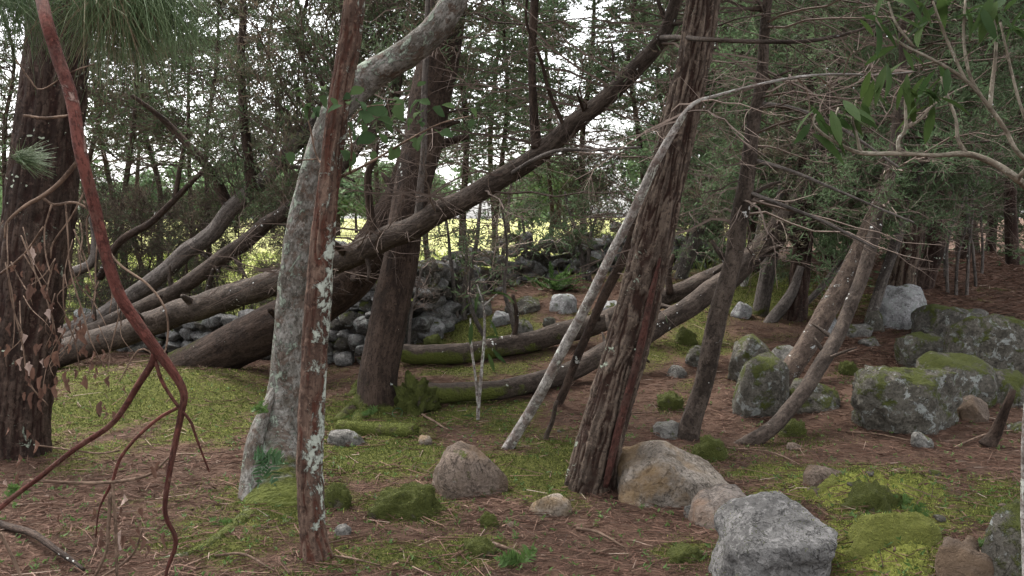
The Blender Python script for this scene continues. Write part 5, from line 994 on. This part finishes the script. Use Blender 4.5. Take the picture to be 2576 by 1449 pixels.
# ferns growing from the pale trunk and small plants on the moss
def frond(parent, base, d, L, mat_, r, pin=9):
    u = np.linspace(.1, 1, pin); d = unit(d); sdv = unit(np.cross(d, (0.1, -1, .3))); acc = Acc()
    pts = base + d * (L * u)[:, None] - np.outer(u ** 2, (0, 0, .25 * L))
    for s in (-1, 1):
        V, T = blades(pts, unit(sdv * s + d * .55 + r.normal(size=(pin, 3)) * .08), L * .42 * np.sin(np.pi * np.clip(u * .85 + .12, 0, 1)), np.full(pin, L * .13), r); acc.add(V, T, .5)
    V, T = blades(pts[-1:], d[None], np.array([L * .2]), np.array([L * .12]), r); acc.add(V, T, .5)
    obj('frond', acc.mesh('frond'), mat_, parent)
for (px, py, Y, lab, n, L, dirs) in ((668, 1140, 5.6, 'blue-green fern hanging on the foot of the pale trunk', 6, .17, (0, -.5, -.6)), (662, 1040, 5.8, 'small yellow-green fern on the pale trunk', 4, .09, (.2, -.4, .8)), (2190, 1275, None, 'small fern-leaved plant on the moss bank below the dark mossy rock', 6, .10, (0, -.6, .5)), (2255, 1272, None, 'pale green feathery seedling on the moss beside the dark mossy rock', 5, .09, (0, -.5, .6)), (2300, 1300, None, 'feathery seedling at the right end of the moss bank', 5, .08, (0, -.5, .6)), (2060, 1400, None, 'light green seedling at the right foot of the grey boulder', 5, .10, (0, -.4, .7)), (1310, 1425, None, 'fern-leaved plant in the litter at the bottom middle', 6, .13, (0, -.3, .6)), (560, 1330, 5.2, 'small fern in front of the pale trunk foot', 5, .1, (0, -.3, .7)), (820, 1275, None, 'sprouting plant beside the red trunk', 4, .08, (0, -.3, .7)), (45, 1250, None, 'bright tuft of leaves under the thick left trunk', 6, .1, (0, -.4, .7)), (2485, 1390, None, 'round-leaved plant in the bottom right corner', 5, .1, (0, -.3, .7)), (925, 1045, 8.0, 'small green plant at the foot of the dark upright trunk', 5, .12, (0, -.5, .5))):
    b = P(px, py, Y) if Y else G(px, py)
    f = thing('fern' if 'fern' in lab else 'small_plant', lab, 'fern' if 'fern' in lab else 'plant', b)
    if not Y: # rest on whatever stands here
        b = b + np.array([0, 0, .01])
    for k in range(n): frond(f, b, np.array(dirs) + lr.normal(size=3) * .75 * np.array([1, .5, .6]), L * lr.uniform(.7, 1.2), LF_FERN if L > .15 else SPROUT, lr)
# green wire loop dropped on the ground
u = np.linspace(0, 2 * math.pi, 25)[:-1]; lo = G(1000, 1045)
ring = np.stack([lo[0] + .04 * np.cos(u), lo[1] + .045 * np.sin(u), lo[2] + .02 + .03 * np.sin(u)], -1)
V, Qd = prisms(ring, np.roll(ring, -1, 0), np.full(24, .004), np.full(24, .004)); ac = Acc(); ac.add(V, Qd, .2)
tag(obj('wire_loop', ac.mesh('wire_loop'), LF_FERN), 'thin green loop lying below the dark upright trunk', 'loop')
# ------------------------------------------------------------ forest-floor cover (uncountable)
fr = np.random.default_rng(99)
def floor_pts(n, y0=3.4, y1=14, half=.58):
    Y = y0 * (y1 / y0) ** fr.uniform(0, 1, n); x = fr.uniform(-half, half, n) * Y
    k = field_at(x, Y) < .3; x, Y = x[k], Y[k]
    p = np.stack([x, Y, H(x, Y)], -1)
    return p, moss_at(p)
# needles
p, mo = floor_pts(72000); k = fr.uniform(size=len(p)) > mo * 1.25 - .1; p = p[k]; n = len(p)
a = fr.uniform(0, 2 * math.pi, n) + .0; L = fr.uniform(.025, .10, n) * (1 + p[:, 1] / 30); d = np.stack([np.cos(a), np.sin(a) * .8, .12 * fr.normal(size=n)], -1)
d[:, 2] = np.abs(d[:, 2]); w = .0015 * (1 + p[:, 1] / 5)
V, T = blades(p + (0, 0, .006), unit(d), L, w * 1.6, fr)
acc = Acc(); acc.add(V, T, np.repeat(np.clip(.38 + .2 * fr.normal(size=n), 0, 1), 4))
# the open needle slope on the rise
ns_ = 26000; Y_ = fr.uniform(9.5, 24, ns_); x_ = fr.uniform(.30, .62, ns_) * Y_; p = np.stack([x_, Y_, H(x_, Y_) + .008], -1); an = fr.uniform(0, 6.28, ns_)
V, T = blades(p, unit(np.stack([np.cos(an), np.sin(an), np.abs(.15 * fr.normal(size=ns_))], -1)), fr.uniform(.06, .16, ns_), .006 * (1 + Y_ / 12), fr); acc.add(V, T, np.repeat(np.clip(.5 + .15 * fr.normal(size=ns_), 0, 1), 4))
# litter and moss banked against the rocks
bp, bl = [], []
for loc, w_, dep, mt in ROCKS:
    k_ = int(min(700, 260 * (w_ + dep))); an = fr.uniform(0, 2 * math.pi, k_); q = fr.uniform(.82, 1.12, k_)
    xx, yy = loc[0] + w_ * np.cos(an) * q, loc[1] + dep * np.sin(an) * q
    bp.append(np.stack([xx, yy, H(xx, yy) + fr.uniform(0, .035, k_) * (1.15 - q) * 3], -1))
bp = np.vstack(bp); nb = len(bp); an = fr.uniform(0, 6.28, nb)
V, T = blades(bp, unit(np.stack([np.cos(an), np.sin(an), .25 * fr.normal(size=nb)], -1)), fr.uniform(.03, .10, nb), .0016 * (1 + bp[:, 1] / 5) * 1.6, fr); acc.add(V, T, np.repeat(np.clip(.35 + .25 * fr.normal(size=nb), 0, 1), 4))
# dead leaf scraps
p, mo = floor_pts(1800, 3.4, 12); n = len(p); an = fr.uniform(0, 6.28, n)
V, T = blades(p + (0, 0, .012), unit(np.stack([np.cos(an), np.sin(an), .3 * fr.normal(size=n)], -1)), fr.uniform(.02, .05, n), fr.uniform(.008, .02, n), fr); acc.add(V, T, np.repeat(np.clip(.42 + .22 * fr.normal(size=n), 0, 1), 4))
# twig bits
p, mo = floor_pts(3600, 3.4, 13); n = len(p); a = fr.uniform(0, 2 * math.pi, n); L = fr.uniform(.05, .24, n); d = np.stack([np.cos(a), np.sin(a), .1 * fr.normal(size=n)], -1)
tag(obj('needle_litter', acc.mesh('needle_litter'), NEEDLE), 'red-brown fallen needles carpeting the forest floor', 'needles', kind='stuff')
acc = Acc(); q = p + (0, 0, .012); e = q + d * L[:, None]; e[:, 2] = H(e[:, 0], e[:, 1]) + .012
V, T = prisms(q, e, np.full(n, .003), np.full(n, .0015)); acc.add(V, T, np.repeat(np.clip(.42 + .25 * fr.normal(size=n), 0, 1), 6))
tag(obj('twig_litter', acc.mesh('twig_litter'), NEEDLE), 'small broken twigs strewn over the forest floor', 'twigs', kind='stuff')
# moss
p, mo = floor_pts(420000, 3.4, 15); k = fr.uniform(size=len(p)) < (mo - .22) * 1.8; p = p[k]; mo = mo[k]; n = len(p)
d = unit(np.stack([fr.normal(size=n) * .6, fr.normal(size=n) * .6, np.ones(n)], -1))
V, T = blades(p - (0, 0, .003), d, fr.uniform(.005, .016, n) * (1 + p[:, 1] / 12), .0033 * (1 + p[:, 1] / 4.5), fr)
bank = bank_light_at(p)
big = .42 + .48 * bank + .5 * perlin(np.stack([p[:, 0] * 2, p[:, 1] * 2, p[:, 2]], -1))  # bank blades get a lighter tint, the same painted skylight
acc = Acc(); acc.add(V, T, np.repeat(np.clip(big + .24 * fr.normal(size=n), 0, 1), 4))
tag(obj('moss_carpet', acc.mesh('moss_carpet'), MOSSM), 'short green moss carpeting patches of the forest floor', 'moss', kind='stuff')
# tiny sprouts
p, mo = floor_pts(2600, 3.4, 9); n = len(p); acc = Acc()
for k in range(4):
    a = fr.uniform(0, 6.28, n); d = unit(np.stack([np.cos(a), np.sin(a), .7 + .3 * fr.normal(size=n)], -1)); V, T = blades(p + (0, 0, .008) + fr.normal(size=(n, 3)) * .006, d, fr.uniform(.012, .035, n), fr.uniform(.006, .013, n), fr); acc.add(V, T, np.repeat(np.clip(.5 + .3 * fr.normal(size=n), 0, 1), 4))
tag(obj('sprouts', acc.mesh('sprouts'), SPROUT), 'tiny bright green sprouts scattered in the litter and moss', 'sprouts', kind='stuff')
